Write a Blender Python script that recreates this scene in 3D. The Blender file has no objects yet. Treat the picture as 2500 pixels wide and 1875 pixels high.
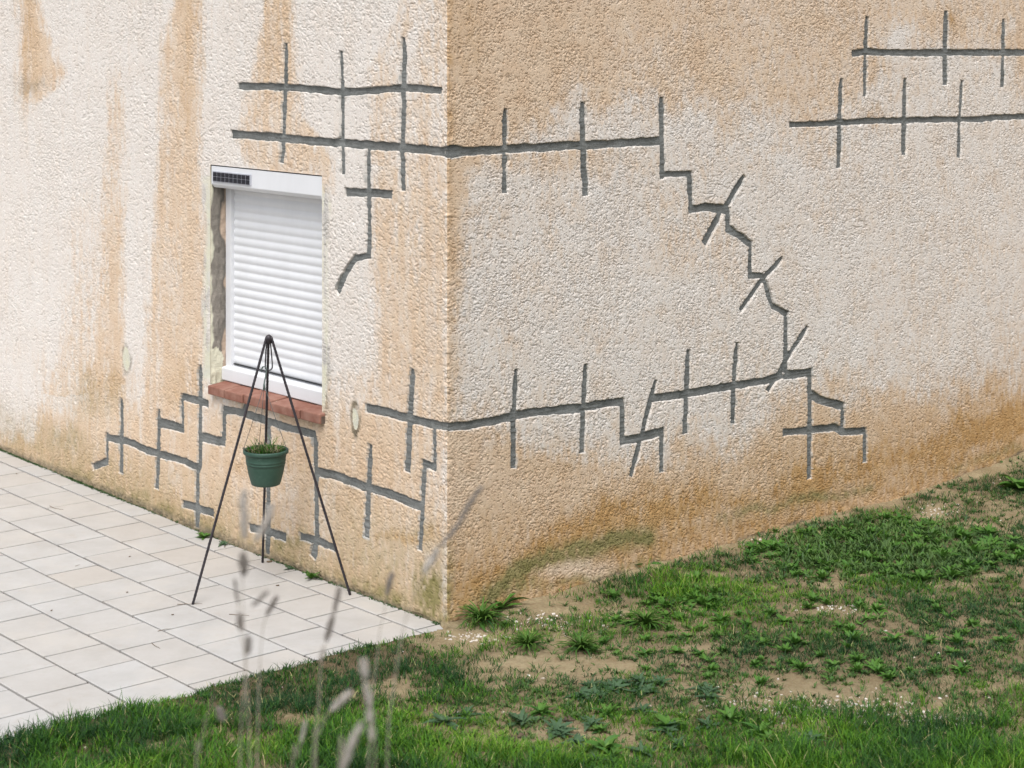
import bpy, bmesh, math, random
import numpy as np
from mathutils import Vector, Matrix
random.seed(7)
S = bpy.context.scene
COL = S.collection

# ------------------------------------------------------------------ camera
F = 4651.0; CX = 1250.0; HY = 85.0; D = 8.2          # focal length and horizon in photo pixels, metres to the house corner
H = (1512 - HY) / F * D                                # eye height above the corner's foot
cam_d = bpy.data.cameras.new('camera'); cam = bpy.data.objects.new('camera', cam_d); COL.objects.link(cam)
cam.location = (0, 0, H); cam.rotation_euler = (math.radians(90), 0, 0)
cam_d.sensor_width = 36; cam_d.lens = F / 2500 * 36
cam_d.shift_y = -(937.5 - HY) / 2500
cam_d.clip_start = 0.1; cam_d.clip_end = 500
cam_d.dof.use_dof = True; cam_d.dof.focus_distance = 8.7; cam_d.dof.aperture_fstop = 5.0
S.camera = cam
# ------------------------------------------------------------------ world, sun, exposure
SUN_EL = 58; SUN_AZ = 191      # azimuth measured from +Y clockwise: behind the camera on the left
w = bpy.data.worlds.new('World'); S.world = w; w.use_nodes = True
nt = w.node_tree; nt.nodes.clear()
sky = nt.nodes.new('ShaderNodeTexSky'); sky.sky_type = 'NISHITA'; sky.sun_disc = False
sky.sun_elevation = math.radians(SUN_EL); sky.sun_rotation = math.radians(SUN_AZ)
sky.air_density = 1.0; sky.dust_density = 4.0; sky.ozone_density = 1.0
hs = nt.nodes.new('ShaderNodeHueSaturation'); hs.inputs['Saturation'].default_value = 0.34
bg = nt.nodes.new('ShaderNodeBackground'); bg.inputs[1].default_value = 0.15
wo = nt.nodes.new('ShaderNodeOutputWorld')
nt.links.new(sky.outputs[0], hs.inputs['Color']); nt.links.new(hs.outputs[0], bg.inputs[0]); nt.links.new(bg.outputs[0], wo.inputs[0])
sd_ = bpy.data.lights.new('sun', 'SUN'); sd_.energy = 1.45; sd_.angle = math.radians(38); sd_.color = (1, .985, .965)
sun = bpy.data.objects.new('sun', sd_); COL.objects.link(sun)
az = math.radians(SUN_AZ); el = math.radians(SUN_EL)
sv = Vector((math.sin(az) * math.cos(el), math.cos(az) * math.cos(el), math.sin(el)))
sun.rotation_euler = (-sv).to_track_quat('-Z', 'Y').to_euler(); sun.location = sv * 20
S.view_settings.view_transform = 'Standard'; S.view_settings.look = 'None'
S.view_settings.exposure = 0.42; S.view_settings.gamma = 1
S.render.engine = 'CYCLES'

# ------------------------------------------------------------------ geometry of the place
A = np.array([-3940.0, F]); A /= np.hypot(*A)          # along the left wall, away from the corner
B = np.array([A[1], -A[0]])                            # along the right wall, away from the corner
C = np.array([(1092 - CX) / F * D, D])                 # the corner
def on_wall(x, y, wall=None, w=0.0):
    """photo pixel -> (u along the wall, z) on the plane of wall 'A' or 'B', w metres inward"""
    if wall is None: wall = 'A' if x < 1092 else 'B'
    d, inn = (A, B) if wall == 'A' else (B, A)
    k = (x - CX) / F; O = C + inn * w
    t = (k * O[1] - O[0]) / (d[0] - k * d[1]); P = O + d * t
    return t, H - (y - HY) / F * P[1]
def on_ground(x, y, z=0.0):
    d = (H - z) * F / (y - HY)
    return np.array([(x - CX) / F * d, d])
def on_depth(x, y, d):
    return Vector(((x - CX) / F * d, d, H - (y - HY) / F * d))
K = 2500 / 2212.0
def patio_z(a):
    return -.03 + np.clip(a - 1.8, 0, 6) / 2.6 * .04
def ap(X, Y):
    qx, qy = X - C[0], Y - C[1]
    return qx * A[0] + qy * A[1], -(qx * B[0] + qy * B[1])
def from_ap(a, p):
    return C[0] + A[0] * a - B[0] * p, C[1] + A[1] * a - B[1] * p

# ------------------------------------------------------------------ noise
_rng = np.random.default_rng(11)
_T = _rng.random((16, 256, 256)).astype(np.float32) * 2 - 1
def noise(x, y, seed=0):
    T = _T[seed % 16]
    x = x + seed * 17.31; y = y + seed * 9.77
    xi = np.floor(x).astype(np.int64); yi = np.floor(y).astype(np.int64)
    fx = (x - xi).astype(np.float32); fy = (y - yi).astype(np.float32)
    fx = fx * fx * (3 - 2 * fx); fy = fy * fy * (3 - 2 * fy)
    x0 = xi & 255; x1 = (xi + 1) & 255; y0 = yi & 255; y1 = (yi + 1) & 255
    a = T[x0, y0]; b = T[x1, y0]; c = T[x0, y1]; d = T[x1, y1]
    return a + (b - a) * fx + (c - a) * fy + (a - b - c + d) * fx * fy
def fbm(x, y, seed=0, o=4):
    s = 0; am = .5
    for i in range(o):
        s = s + am * noise(x * 2 ** i + .37 * y * (i % 2), y * 2 ** i - .29 * x * (i % 2), seed + i); am *= .55
    return s
def ss(e0, e1, x):
    t = np.clip((x - e0) / (e1 - e0), 0, 1); return t * t * (3 - 2 * t)

# ------------------------------------------------------------------ helpers for objects
def link(o, parent=None):
    COL.objects.link(o)
    if parent is not None: o.parent = parent
    return o
def tag(o, label=None, cat=None, group=None, kind=None):
    if label: o['label'] = label
    if cat: o['category'] = cat
    if group: o['group'] = group
    if kind: o['kind'] = kind
    return o
def empty(name, loc, label, cat, group=None, rz=0):
    o = bpy.data.objects.new(name, None); o.location = loc; o.rotation_euler = (0, 0, rz); o.empty_display_size = .05
    return tag(link(o), label, cat, group)
def np_mesh(name, V, quads=None, tris=None, smooth=True, attrs=None, cattrs=None):
    me = bpy.data.meshes.new(name)
    nq = 0 if quads is None else len(quads); ntr = 0 if tris is None else len(tris)
    me.vertices.add(len(V)); me.vertices.foreach_set('co', np.ascontiguousarray(V, dtype=np.float32).ravel())
    me.loops.add(nq * 4 + ntr * 3)
    li = []
    if nq: li.append(np.asarray(quads, dtype=np.int32).ravel())
    if ntr: li.append(np.asarray(tris, dtype=np.int32).ravel())
    me.loops.foreach_set('vertex_index', np.concatenate(li))
    st = np.concatenate([np.arange(nq) * 4, nq * 4 + np.arange(ntr) * 3]).astype(np.int32)
    me.polygons.add(nq + ntr); me.polygons.foreach_set('loop_start', st)
    me.update(calc_edges=True)
    me.polygons.foreach_set('use_smooth', np.full(nq + ntr, smooth))
    for k, v in (attrs or {}).items():
        at = me.attributes.new(k, 'FLOAT', 'POINT'); at.data.foreach_set('value', np.ascontiguousarray(v, dtype=np.float32).ravel())
    for k, v in (cattrs or {}).items():
        at = me.attributes.new(k, 'FLOAT_COLOR', 'POINT')
        c = np.ones((len(V), 4), dtype=np.float32); c[:, :3] = v; at.data.foreach_set('color', c.ravel())
    me.validate(); me.update()
    return me
def mobj(name, me, mat, parent=None, loc=None):
    o = bpy.data.objects.new(name, me)
    if mat is not None: me.materials.clear(); me.materials.append(mat)
    if loc is not None: o.location = loc
    return link(o, parent)
class MB:
    """collects boxes, tubes and lathes, then links them as ONE mesh"""
    def __init__(s): s.bm = bmesh.new()
    def box(s, P, bev=0.0):      # P: 8 corners, index bits x,y,z
        b = bmesh.new(); v = [b.verts.new(p) for p in P]
        for f in ((0, 1, 3, 2), (4, 6, 7, 5), (0, 4, 5, 1), (2, 3, 7, 6), (0, 2, 6, 4), (1, 5, 7, 3)): b.faces.new([v[i] for i in f])
        bmesh.ops.recalc_face_normals(b, faces=b.faces)
        if bev: bmesh.ops.bevel(b, geom=list(b.edges), offset=bev, segments=2, profile=.5, affect='EDGES')
        s.add(b); return s
    def add(s, b):
        me = bpy.data.meshes.new('t'); b.to_mesh(me); b.free(); s.bm.from_mesh(me); bpy.data.meshes.remove(me)
    def wbox(s, u0, u1, w0, w1, z0, z1, bev=0.0):
        s.box([wl(u, w_, z) for u in (u0, u1) for w_ in (w0, w1) for z in (z0, z1)], bev); return s
    def tube(s, pts, r, n=8, cap=True):
        pts = [Vector(p) for p in pts]; rs = r if hasattr(r, '__len__') else [r] * len(pts)
        ring = []; up = None
        for i, p in enumerate(pts):
            t = (pts[min(i + 1, len(pts) - 1)] - pts[max(i - 1, 0)]).normalized()
            if up is None: up = t.orthogonal().normalized()
            up = (up - t * up.dot(t)).normalized(); q = t.cross(up)
            ring.append([s.bm.verts.new(p + (up * math.cos(2 * math.pi * k / n) + q * math.sin(2 * math.pi * k / n)) * rs[i]) for k in range(n)])
        for a, b in zip(ring, ring[1:]):
            for k in range(n): s.bm.faces.new((a[k], a[(k + 1) % n], b[(k + 1) % n], b[k]))
        if cap:
            s.bm.faces.new(ring[0][::-1]); s.bm.faces.new(ring[-1])
        return s
    def lathe(s, prof, n=48, c=(0, 0, 0)):
        ring = [[s.bm.verts.new((c[0] + r * math.cos(2 * math.pi * k / n), c[1] + r * math.sin(2 * math.pi * k / n), c[2] + z)) for k in range(n)] for r, z in prof]
        for a, b in zip(ring, ring[1:]):
            for k in range(n): s.bm.faces.new((a[k], a[(k + 1) % n], b[(k + 1) % n], b[k]))
        return s, ring
    def build(s, name, mat, parent=None, smooth=False, loc=None):
        bmesh.ops.recalc_face_normals(s.bm, faces=s.bm.faces)
        me = bpy.data.meshes.new(name); s.bm.to_mesh(me); s.bm.free()
        me.polygons.foreach_set('use_smooth', [smooth] * len(me.polygons))
        return mobj(name, me, mat, parent, loc)
def wl(u, w_, z):       # left-wall frame: u from the corner, w_ metres inward, z up
    p = C + A * u + B * w_; return Vector((p[0], p[1], z))

# ------------------------------------------------------------------ materials
def mat(name, rough=.8, spec=.3):
    m = bpy.data.materials.new(name); m.use_nodes = True
    b = m.node_tree.nodes['Principled BSDF']; b.inputs['Roughness'].default_value = rough
    b.inputs['Specular IOR Level'].default_value = spec
    return m, m.node_tree, b
def N(t, kind, **kw):
    n = t.nodes.new(kind)
    for k, v in kw.items():
        if k in n.inputs: n.inputs[k].default_value = v
        else: setattr(n, k, v)
    return n
def mix(t, fac, a, b):
    n = t.nodes.new('ShaderNodeMix'); n.data_type = 'RGBA'; n.clamp_factor = True
    for sock, v in ((n.inputs[0], fac), (n.inputs[6], a), (n.inputs[7], b)):
        if hasattr(v, 'is_output'): t.links.new(v, sock)
        elif hasattr(v, '__len__'): sock.default_value = (*v, 1)
        else: sock.default_value = v
    return n.outputs[2]
def tnoise(t, scale, detail=4, rough=.6, vec=None, lo=.3, hi=.7):
    n = N(t, 'ShaderNodeTexNoise', Scale=scale, Detail=detail, Roughness=rough)
    if vec is None:
        g = t.nodes.new('ShaderNodeNewGeometry'); vec = g.outputs['Position']
    t.links.new(vec, n.inputs['Vector'])
    r = t.nodes.new('ShaderNodeMapRange'); r.inputs[1].default_value = lo; r.inputs[2].default_value = hi
    t.links.new(n.outputs[0], r.inputs[0]); return r.outputs[0]
def stretch(t, sx, sy, sz):
    g = t.nodes.new('ShaderNodeNewGeometry'); v = t.nodes.new('ShaderNodeVectorMath'); v.operation = 'MULTIPLY'
    v.inputs[1].default_value = (sx, sy, sz); t.links.new(g.outputs['Position'], v.inputs[0]); return v.outputs[0]
def bump(t, b, h, strength=.3, dist=.002):
    n = t.nodes.new('ShaderNodeBump'); n.inputs['Strength'].default_value = strength; n.inputs['Distance'].default_value = dist
    t.links.new(h, n.inputs['Height']); t.links.new(n.outputs[0], b.inputs['Normal'])
def simple(name, c1, c2, scale, rough=.7, spec=.3, bs=0, bd=.002, bscale=None):
    m, t, b = mat(name, rough, spec)
    t.links.new(mix(t, tnoise(t, scale), c1, c2), b.inputs['Base Color'])
    if bs: bump(t, b, tnoise(t, bscale or scale * 3, 3), bs, bd)
    return m

def wall_material():
    m, t, b = mat('roughcast_render', .93, .15)
    a1 = N(t, 'ShaderNodeAttribute', attribute_name='stain'); a2 = N(t, 'ShaderNodeAttribute', attribute_name='patch')
    s1 = t.nodes.new('ShaderNodeSeparateColor'); s2 = t.nodes.new('ShaderNodeSeparateColor')
    t.links.new(a1.outputs['Color'], s1.inputs[0]); t.links.new(a2.outputs['Color'], s2.inputs[0])
    base = mix(t, tnoise(t, 7, 5, .65), (.735, .685, .63), (.775, .75, .715))
    base = mix(t, tnoise(t, 90, 3, .6, lo=.35, hi=.8), base, (.69, .625, .57))
    tan = mix(t, tnoise(t, 12, 5, .6), (.63, .465, .32), (.69, .55, .41))
    och = mix(t, tnoise(t, 16, 5, .7), (.41, .235, .09), (.55, .36, .175))
    c = mix(t, s1.outputs[0], base, tan)
    c = mix(t, s1.outputs[1], c, och)
    c = mix(t, s1.outputs[2], c, mix(t, tnoise(t, 25, 4, .7), (.19, .175, .065), (.32, .275, .13)))
    c = mix(t, s2.outputs[0], c, mix(t, tnoise(t, 14, 3, .6), (.68, .66, .50), (.60, .60, .54)))
    c = mix(t, s2.outputs[1], c, (.58, .56, .53))
    a3 = N(t, 'ShaderNodeAttribute', attribute_name='smear'); c = mix(t, a3.outputs['Fac'], c, (.40, .40, .38))
    c = mix(t, s2.outputs[2], c, mix(t, tnoise(t, 30, 4, .7), (.17, .14, .10), (.27, .23, .16)))
    t.links.new(c, b.inputs['Base Color'])
    cr = N(t, 'ShaderNodeTexNoise', Scale=210.0, Detail=3.0, Roughness=.55, Distortion=.8); g = t.nodes.new('ShaderNodeNewGeometry'); t.links.new(g.outputs['Position'], cr.inputs['Vector'])
    mr = t.nodes.new('ShaderNodeMapRange'); mr.inputs[1].default_value = .62; mr.inputs[2].default_value = .585; t.links.new(cr.outputs[0], mr.inputs[0])
    f2 = tnoise(t, 300, 3, .7, lo=.2, hi=.8)
    ad = t.nodes.new('ShaderNodeMath'); ad.operation = 'MULTIPLY_ADD'; ad.inputs[1].default_value = .18; t.links.new(f2, ad.inputs[0]); t.links.new(mr.outputs[0], ad.inputs[2])
    bump(t, b, ad.outputs[0], .6, .003)
    return m
def mortar_material():
    m, t, b = mat('cement_mortar', .95, .1)
    c = mix(t, tnoise(t, 9, 5, .65), (.125, .134, .130), (.225, .235, .23))
    c = mix(t, tnoise(t, 16, 5, .75, lo=.55, hi=.8), c, (.27, .28, .275))
    c = mix(t, tnoise(t, 220, 2, .7, lo=.62, hi=.75), c, (.30, .31, .30))
    c = mix(t, tnoise(t, 120, 2, .6, lo=.68, hi=.8), c, (.09, .095, .09))
    t.links.new(c, b.inputs['Base Color'])
    bump(t, b, tnoise(t, 150, 4, .7, vec=stretch(t, .5, .5, 1.8)), .55, .003)
    return m
M = {}
M['wall'] = wall_material(); M['mortar'] = mortar_material()
def white_mat(name, c, rough):
    m, t, b = mat(name, rough, .4)
    t.links.new(mix(t, tnoise(t, 6, 5, .7, vec=stretch(t, 1, 1, .3)), c, tuple(x * .93 for x in c)), b.inputs['Base Color']); return m
M['pvc'] = white_mat('white_lacquered_aluminium', (.73, .745, .77), .45)
M['dark'] = simple('black_rubber_and_gap_shade', (.02, .02, .022), (.03, .03, .03), 20)  # rubber of the seal, and the painted gap shadow above the shutter box
M['cell'] = simple('solar_cell', (.012, .013, .02), (.02, .022, .035), 60, .35, .5)
M['terracotta'] = simple('terracotta_tile', (.20, .080, .055), (.31, .17, .13), 14, .8, .2, .4, .002, 60)
M['joint2'] = simple('sill_mortar', (.10, .075, .06), (.16, .13, .11), 30, .95, .1)
def jamb_material():
    m, t, b = mat('jamb_cement', .95, .1)
    at = N(t, 'ShaderNodeAttribute', attribute_name='jamb'); sp = t.nodes.new('ShaderNodeSeparateColor'); t.links.new(at.outputs['Color'], sp.inputs[0])
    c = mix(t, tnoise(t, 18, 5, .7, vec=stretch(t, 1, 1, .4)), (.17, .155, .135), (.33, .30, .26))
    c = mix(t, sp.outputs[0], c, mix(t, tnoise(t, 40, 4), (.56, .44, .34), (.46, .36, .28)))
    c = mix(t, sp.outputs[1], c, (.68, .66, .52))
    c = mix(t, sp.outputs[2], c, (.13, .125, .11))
    t.links.new(c, b.inputs['Base Color']); bump(t, b, tnoise(t, 80, 4, .7), .6, .004); return m
M['jamb'] = jamb_material()

# ------------------------------------------------------------------ the mortar-filled chases, traced stroke by stroke
ZO = {'Z3': (500, 50, 3.16), 'Z4': (200, 850, 3.16), 'Z6': (700, 850, 3.318), 'Z7': (1100, 200, 2.765), 'B1': (1500, 350, 2.553),
      'B2': (1050, 800, 2.765), 'B3': (1700, 800, 2.765), 'B4': (1850, 0, 3.4), 'D': (0, 0, .8848)}
# (frame, thickness in photo pixels, is it a vertical staple slot, points)
STR = [
 ('Z3', 15, 0, [(250, 507), (390, 508), (620, 515), (850, 535), (1050, 553), (1200, 548), (1400, 530), (1530, 522), (1700, 530), (1825, 545)]),
 ('Z3', 18, 0, [(200, 880), (330, 885), (590, 905), (850, 935), (1050, 945), (1300, 965), (1500, 980), (1700, 1000), (1868, 1012), (1999, 1011), (2296, 997), (2525, 983), (2902, 963), (3210, 948), (3370, 937), (3535, 931)]),
 ('Z3', 17, 0, [(1080, 1325), (1270, 1330), (1440, 1345)]),
 ('D', 12, 0, [(800, 552), (766, 558), (746, 590), (727, 632)]),
 ('Z4', 15, 0, [(80, 918), (195, 870)]),
 ('Z4', 15, 0, [(185, 690), (300, 712), (400, 740), (500, 790), (580, 815), (700, 845), (800, 880), (890, 925)]),
 ('Z4', 15, 0, [(765, 370), (975, 435)]), ('Z4', 19, 0, [(590, 575), (778, 620)]), ('Z4', 19, 0, [(905, 680), (1098, 730)]),
 ('Z4', 16, 0, [(1082, 470), (1230, 500), (1420, 560), (1600, 620), (1800, 668)]),
 ('Z4', 16, 0, [(770, 1200), (880, 1232), (1010, 1275)]), ('Z4', 16, 0, [(1285, 1385), (1420, 1412), (1570, 1465)]),
 ('Z4', 16, 0, [(1675, 1452), (1800, 1482), (1950, 1545)]),
 ('Z6', 18, 0, [(238, 1000), (400, 1040), (640, 1130), (850, 1190), (1095, 1292)]), ('Z6', 15, 0, [(1085, 922), (1207, 972)]),
 ('Z6', 18, 0, [(635, 485), (700, 498), (850, 530), (980, 575), (1150, 610), (1301, 640), (1330, 640), (1460, 632), (1641, 598), (1821, 556), (2001, 520), (2181, 506), (2385, 488), (2601, 448), (2733, 434)]),
 ('Z7', 13, 0, [(1420, 625), (1630, 620)]), ('Z7', 17, 0, [(1612, 862), (1740, 845), (1880, 866)]),
 ('B1', 15, 0, [(700, 525), (780, 575), (855, 632)]), ('B1', 13, 0, [(836, 826), (932, 824)]), ('B1', 14, 0, [(985, 1012), (1086, 1068)]),
 ('B1', 18, 0, [(1060, 1447), (1232, 1428)]),
 ('B1', 16, 0, [(240, 1590), (440, 1565), (600, 1535), (750, 1510), (950, 1480), (1060, 1440)]),
 ('B2', 18, 0, [(1292, 768), (1420, 745), (1583, 700)]),
 ('B3', 17, 0, [(780, 450), (830, 485), (900, 508), (1002, 532)]), ('B3', 15, 0, [(590, 708), (780, 690), (940, 672), (985, 705), (1148, 695)]),
 ('B4', 14, 0, [(785, 445), (910, 432), (1150, 437), (1400, 442), (1560, 435), (1800, 437), (2050, 437), (2210, 437), (2450, 440)]),
 ('B4', 12, 0, [(265, 1035), (500, 1030), (680, 1020), (900, 1005), (1200, 1000), (1400, 995), (1680, 990), (1850, 990), (2000, 975), (2210, 968), (2500, 955)]),
 # thin vertical and slanting slots
 ('Z3', 7.5, 1, [(625, 180), (618, 490), (610, 600), (603, 860), (598, 1000), (588, 1100)]),
 ('Z3', 7, 1, [(1048, 235), (1055, 520), (1058, 900), (1062, 1185)]), ('Z3', 9.5, 1, [(1532, 130), (1530, 500), (1520, 900), (1515, 1000), (1525, 1315)]),
 ('Z3', 8, 1, [(1258, 980), (1258, 1230), (1262, 1659), (1258, 1830)]),
 ('Z4', 5.5, 1, [(188, 655), (190, 900)]), ('Z4', 6.5, 1, [(302, 385), (298, 960)]), ('Z4', 7, 1, [(590, 470), (585, 800), (572, 1085)]),
 ('Z4', 6, 1, [(770, 350), (772, 655)]), ('Z4', 7.5, 1, [(910, 130), (905, 900), (887, 960), (882, 1385)]), ('Z4', 7, 1, [(1092, 440), (1088, 755)]),
 ('Z4', 9, 1, [(1262, 420), (1240, 490)]), ('Z4', 9, 1, [(1432, 540), (1428, 1590)]),
 ('Z6', 8, 1, [(222, 680), (230, 1000), (236, 1560)]), ('Z6', 12, 1, [(236, 1560), (205, 1700)]),
 ('Z6', 9, 1, [(672, 790), (655, 1130), (640, 1535)]), ('Z6', 8.5, 1, [(1110, 910), (1090, 1300), (1072, 1640)]), ('Z6', 7, 1, [(1190, 635), (1190, 975)]),
 ('Z6', 10, 1, [(1012, 165), (990, 580), (970, 1005)]),
 ('Z7', 11, 1, [(372, 180), (368, 450), (368, 745)]), ('Z7', 13, 1, [(893, 135), (898, 400), (915, 765)]), ('Z7', 12, 1, [(1425, 105), (1432, 380), (1437, 655)]),
 ('Z7', 11.5, 1, [(1614, 602), (1628, 875)]), ('Z7', 11, 1, [(1876, 850), (1874, 1000)]), ('Z7', 12, 1, [(1985, 635), (1855, 850)]),
 ('Z7', 12.5, 1, [(1830, 870), (1712, 1095)]),
 ('B1', 9.5, 1, [(853, 622), (849, 828)]), ('B1', 10, 1, [(1050, 715), (930, 840), (785, 1045)]), ('B1', 9.5, 1, [(932, 840), (988, 1020)]),
 ('B1', 10, 1, [(1074, 1050), (1070, 1420)]), ('B1', 9, 1, [(1207, 1140), (1060, 1375), (960, 1545)]),
 ('B2', 10, 1, [(1528, 355), (1440, 700), (1360, 1010)]), ('B2', 11.5, 1, [(1748, 150), (1735, 430), (1726, 715)]), ('B2', 10, 1, [(2075, 100), (2055, 400), (2048, 650)]),
 ('B2', 12, 1, [(583, 280), (570, 580), (565, 950)]), ('B2', 11, 1, [(1053, 250), (1040, 540), (1030, 845)]),
 ('B2', 10.5, 1, [(1302, 480), (1303, 782)]), ('B2', 10.5, 1, [(1569, 682), (1568, 975)]),
 ('B3', 10.5, 1, [(770, 285), (770, 600), (765, 1020)]), ('B3', 8.5, 1, [(993, 502), (990, 710)]), ('B3', 9, 1, [(1141, 680), (1142, 905)]),
 ('B4', 9, 1, [(910, 140), (900, 420), (895, 800)]), ('B4', 11, 1, [(1565, 95), (1562, 430), (1562, 705)]), ('B4', 8, 1, [(2045, 160), (2045, 440), (2035, 720)]),
 ('B4', 10, 1, [(697, 650), (685, 1000), (678, 1390)]), ('B4', 10.5, 1, [(1228, 650), (1220, 1000), (1215, 1290)]), ('B4', 8, 1, [(1698, 670), (1680, 1000), (1672, 1305)]),
]
RC = .009; CC = RC * math.pi / 4
def to_s(x, y):
    wall = 'A' if x < 1092 else 'B'
    u, z = on_wall(x, y, wall); u = max(u, 0.0)
    s = u - RC + CC if u > RC else u * CC / RC
    return (-s if wall == 'A' else s), z

# ------------------------------------------------------------------ the rendered walls: one surface bent round the corner
def axis(segs, must):
    a = np.concatenate([np.arange(p, q, st) for p, q, st in segs] + [[segs[-1][1]]])
    for m_ in must:
        i = np.argmin(np.abs(a - m_)); a[i] = m_
    return a
W0, W1, WZ0, WZ1 = .946, 1.941, .742, 1.857            # window opening: u and z limits
sW0, sW1 = -(W1 - RC + CC), -(W0 - RC + CC)
sa = axis([(-9, -4.7, .08), (-4.7, -.06, .0046), (-.06, .06, .003), (.06, 1.6, .0036), (1.6, 4.6, .0045), (4.6, 9, .08)], [sW0, sW1, 0.0])
za = axis([(-.25, 2.85, .0030), (2.85, 5.2, .06)], [WZ0, WZ1])
ns, nz = len(sa), len(za)
Sg, Zg = np.meshgrid(sa, za, indexing='ij')
ang = np.clip((sa / CC + 1) / 2, 0, 1) * math.pi / 2
nA, nB = -B, -A                                          # outward normals of left and right wall
nrm = np.cos(ang)[:, None] * nA + np.sin(ang)[:, None] * nB
cen = C - RC * nA - RC * nB
pth = cen + RC * nrm + np.clip(-sa - CC, 0, None)[:, None] * A + np.clip(sa - CC, 0, None)[:, None] * B
PXs = CX + F * pth[:, 0] / pth[:, 1]
PX = np.repeat(PXs[:, None], nz, 1) / K                  # where each point of the wall lies in the 2212-wide photograph, only used to place its real stains
PY = (HY + F * (H - Zg) / pth[:, 1][:, None]) / K
# signed depth inside the chases
sdf = np.full((ns, nz), -1.0, np.float32); own = np.full((ns, nz), -1, np.int32)
edge = .0013 * noise(Sg * 90, Zg * 90, 3) + .0034 * noise(Sg * 24, Zg * 24, 4) + 0.0010 * noise(Sg * 220, Zg * 220, 5) + .006 * np.clip(noise(Sg * 45, Zg * 45, 9) - .72, 0, 1) * 3
for k, (zo, th, st, pts) in enumerate(STR):
    ox, oy, sc = ZO[zo]; px = [(ox + x / sc, oy + y / sc) for x, y in pts]
    ws = [to_s(*p) for p in px]; n = len(px); th = (th * 1.13 + 1.2) * (1.28 if st and px[0][0] < 1092 else 1.0)
    for i in range(n - 1):
        (x0, y0), (x1, y1) = px[i], px[i + 1]; dx, dy = x1 - x0, y1 - y0; L = math.hypot(dx, dy); nx, ny = -dy / L, dx / L
        p0, p1 = np.array(ws[i]), np.array(ws[i + 1]); d = p1 - p0; Lw = np.hypot(*d); d /= Lw
        hw = []
        for (x, y) in ((x0, y0), (x1, y1)):
            xx = x
            wl_ = 'A' if (x0 + x1) / 2 < 1092 else 'B'
            ua = np.array(on_wall(xx + nx * th / 2, y + ny * th / 2, wl_)); ub = np.array(on_wall(xx - nx * th / 2, y - ny * th / 2, wl_))
            o = ua - ub; dd = np.array([d[0] * (-1 if wl_ == 'A' else 1), d[1]]); o = o - dd * (o @ dd); hw.append(np.hypot(*o) / 2)
        r = max(hw) + .03
        i0, i1 = np.searchsorted(sa, [min(p0[0], p1[0]) - r, max(p0[0], p1[0]) + r]); j0, j1 = np.searchsorted(za, [min(p0[1], p1[1]) - r, max(p0[1], p1[1]) + r])
        sl = (slice(i0, i1), slice(j0, j1)); qs = Sg[sl] - p0[0]; qz = Zg[sl] - p0[1]
        tp = qs * d[0] + qz * d[1]; dp = np.abs(-qs * d[1] + qz * d[0])
        hwt = hw[0] + (hw[1] - hw[0]) * np.clip(tp / Lw, 0, 1)
        if zo == 'Z3' and k == 1: hwt = hwt + .010 * np.exp(-((Sg[sl] - .035) / .035) ** 2) + .005 * np.exp(-((Sg[sl] + .01) / .02) ** 2)
        if st and i == 0: hwt = hwt * (1 - .35 * ss(.05, 0, tp))
        ov = np.where(tp < 0, -tp, np.where(tp > Lw, tp - Lw, 0))
        sdv = hwt - np.hypot(dp, ov)
        if i == 0: sdv = np.minimum(sdv, tp + .002)
        if i == n - 2: sdv = np.minimum(sdv, Lw - tp + .002)
        sdv = sdv + edge[sl]
        cur = sdf[sl]; oo = own[sl]
        oo[:] = np.where((sdv > cur) & (sdv > -.02) if not st else (sdv > -.004) | ((sdv > cur) & (sdv > -.02)), k, oo)
        sdf[sl] = np.maximum(cur, sdv)
inside = ss(-.0005, .0035, sdf)

# roughcast relief
isA = Sg < 0
wq = Sg + .007 * noise(Sg * 42, Zg * 42, 6); wz = Zg + .007 * noise(Sg * 42, Zg * 42, 7)
na = noise(wq * 105, wz * 92, 8) + .45 * noise(wq * 200, wz * 175, 9)
nb = noise(wq * 60, wz * 56, 1); nc = fbm(Sg * 5, Zg * 4, 2, 3)
gate = ss(-.35, .3, nb + 1.3 * nc + .08)
zs = np.where(Sg < 0, .62, 1.0)                          # the render was dragged downwards on the left wall
relief = .0004 * np.tanh(na * 5) * gate + .00025 * noise(Sg * 40, Zg * 40, 10) + .003 * fbm(Sg * 1.3, Zg * 1.3, 12, 3) + .0010 * nc
pits = ss(.27, .40, noise(wq * 185 + wz * 60, (wz * 240 - wq * 40) * zs, 13) + .45 * noise(wq * 310, wz * 300 * zs, 3) - .42 * (1 - gate))
relief = relief - np.where(Sg < 0, .0042, .0046) * pits - .0020 * np.clip(1 - np.abs(na + .42) / .10, 0, 1) * gate
relief = relief + (.0035 * noise(Sg * 0, Zg * 95, 5) + .003 * noise(Sg * 0 + 3, Zg * 40, 6)) * np.exp(-(Sg / .018) ** 2)
# thrown render lost its sharpness near the ground
flat = np.zeros_like(PX)

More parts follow.
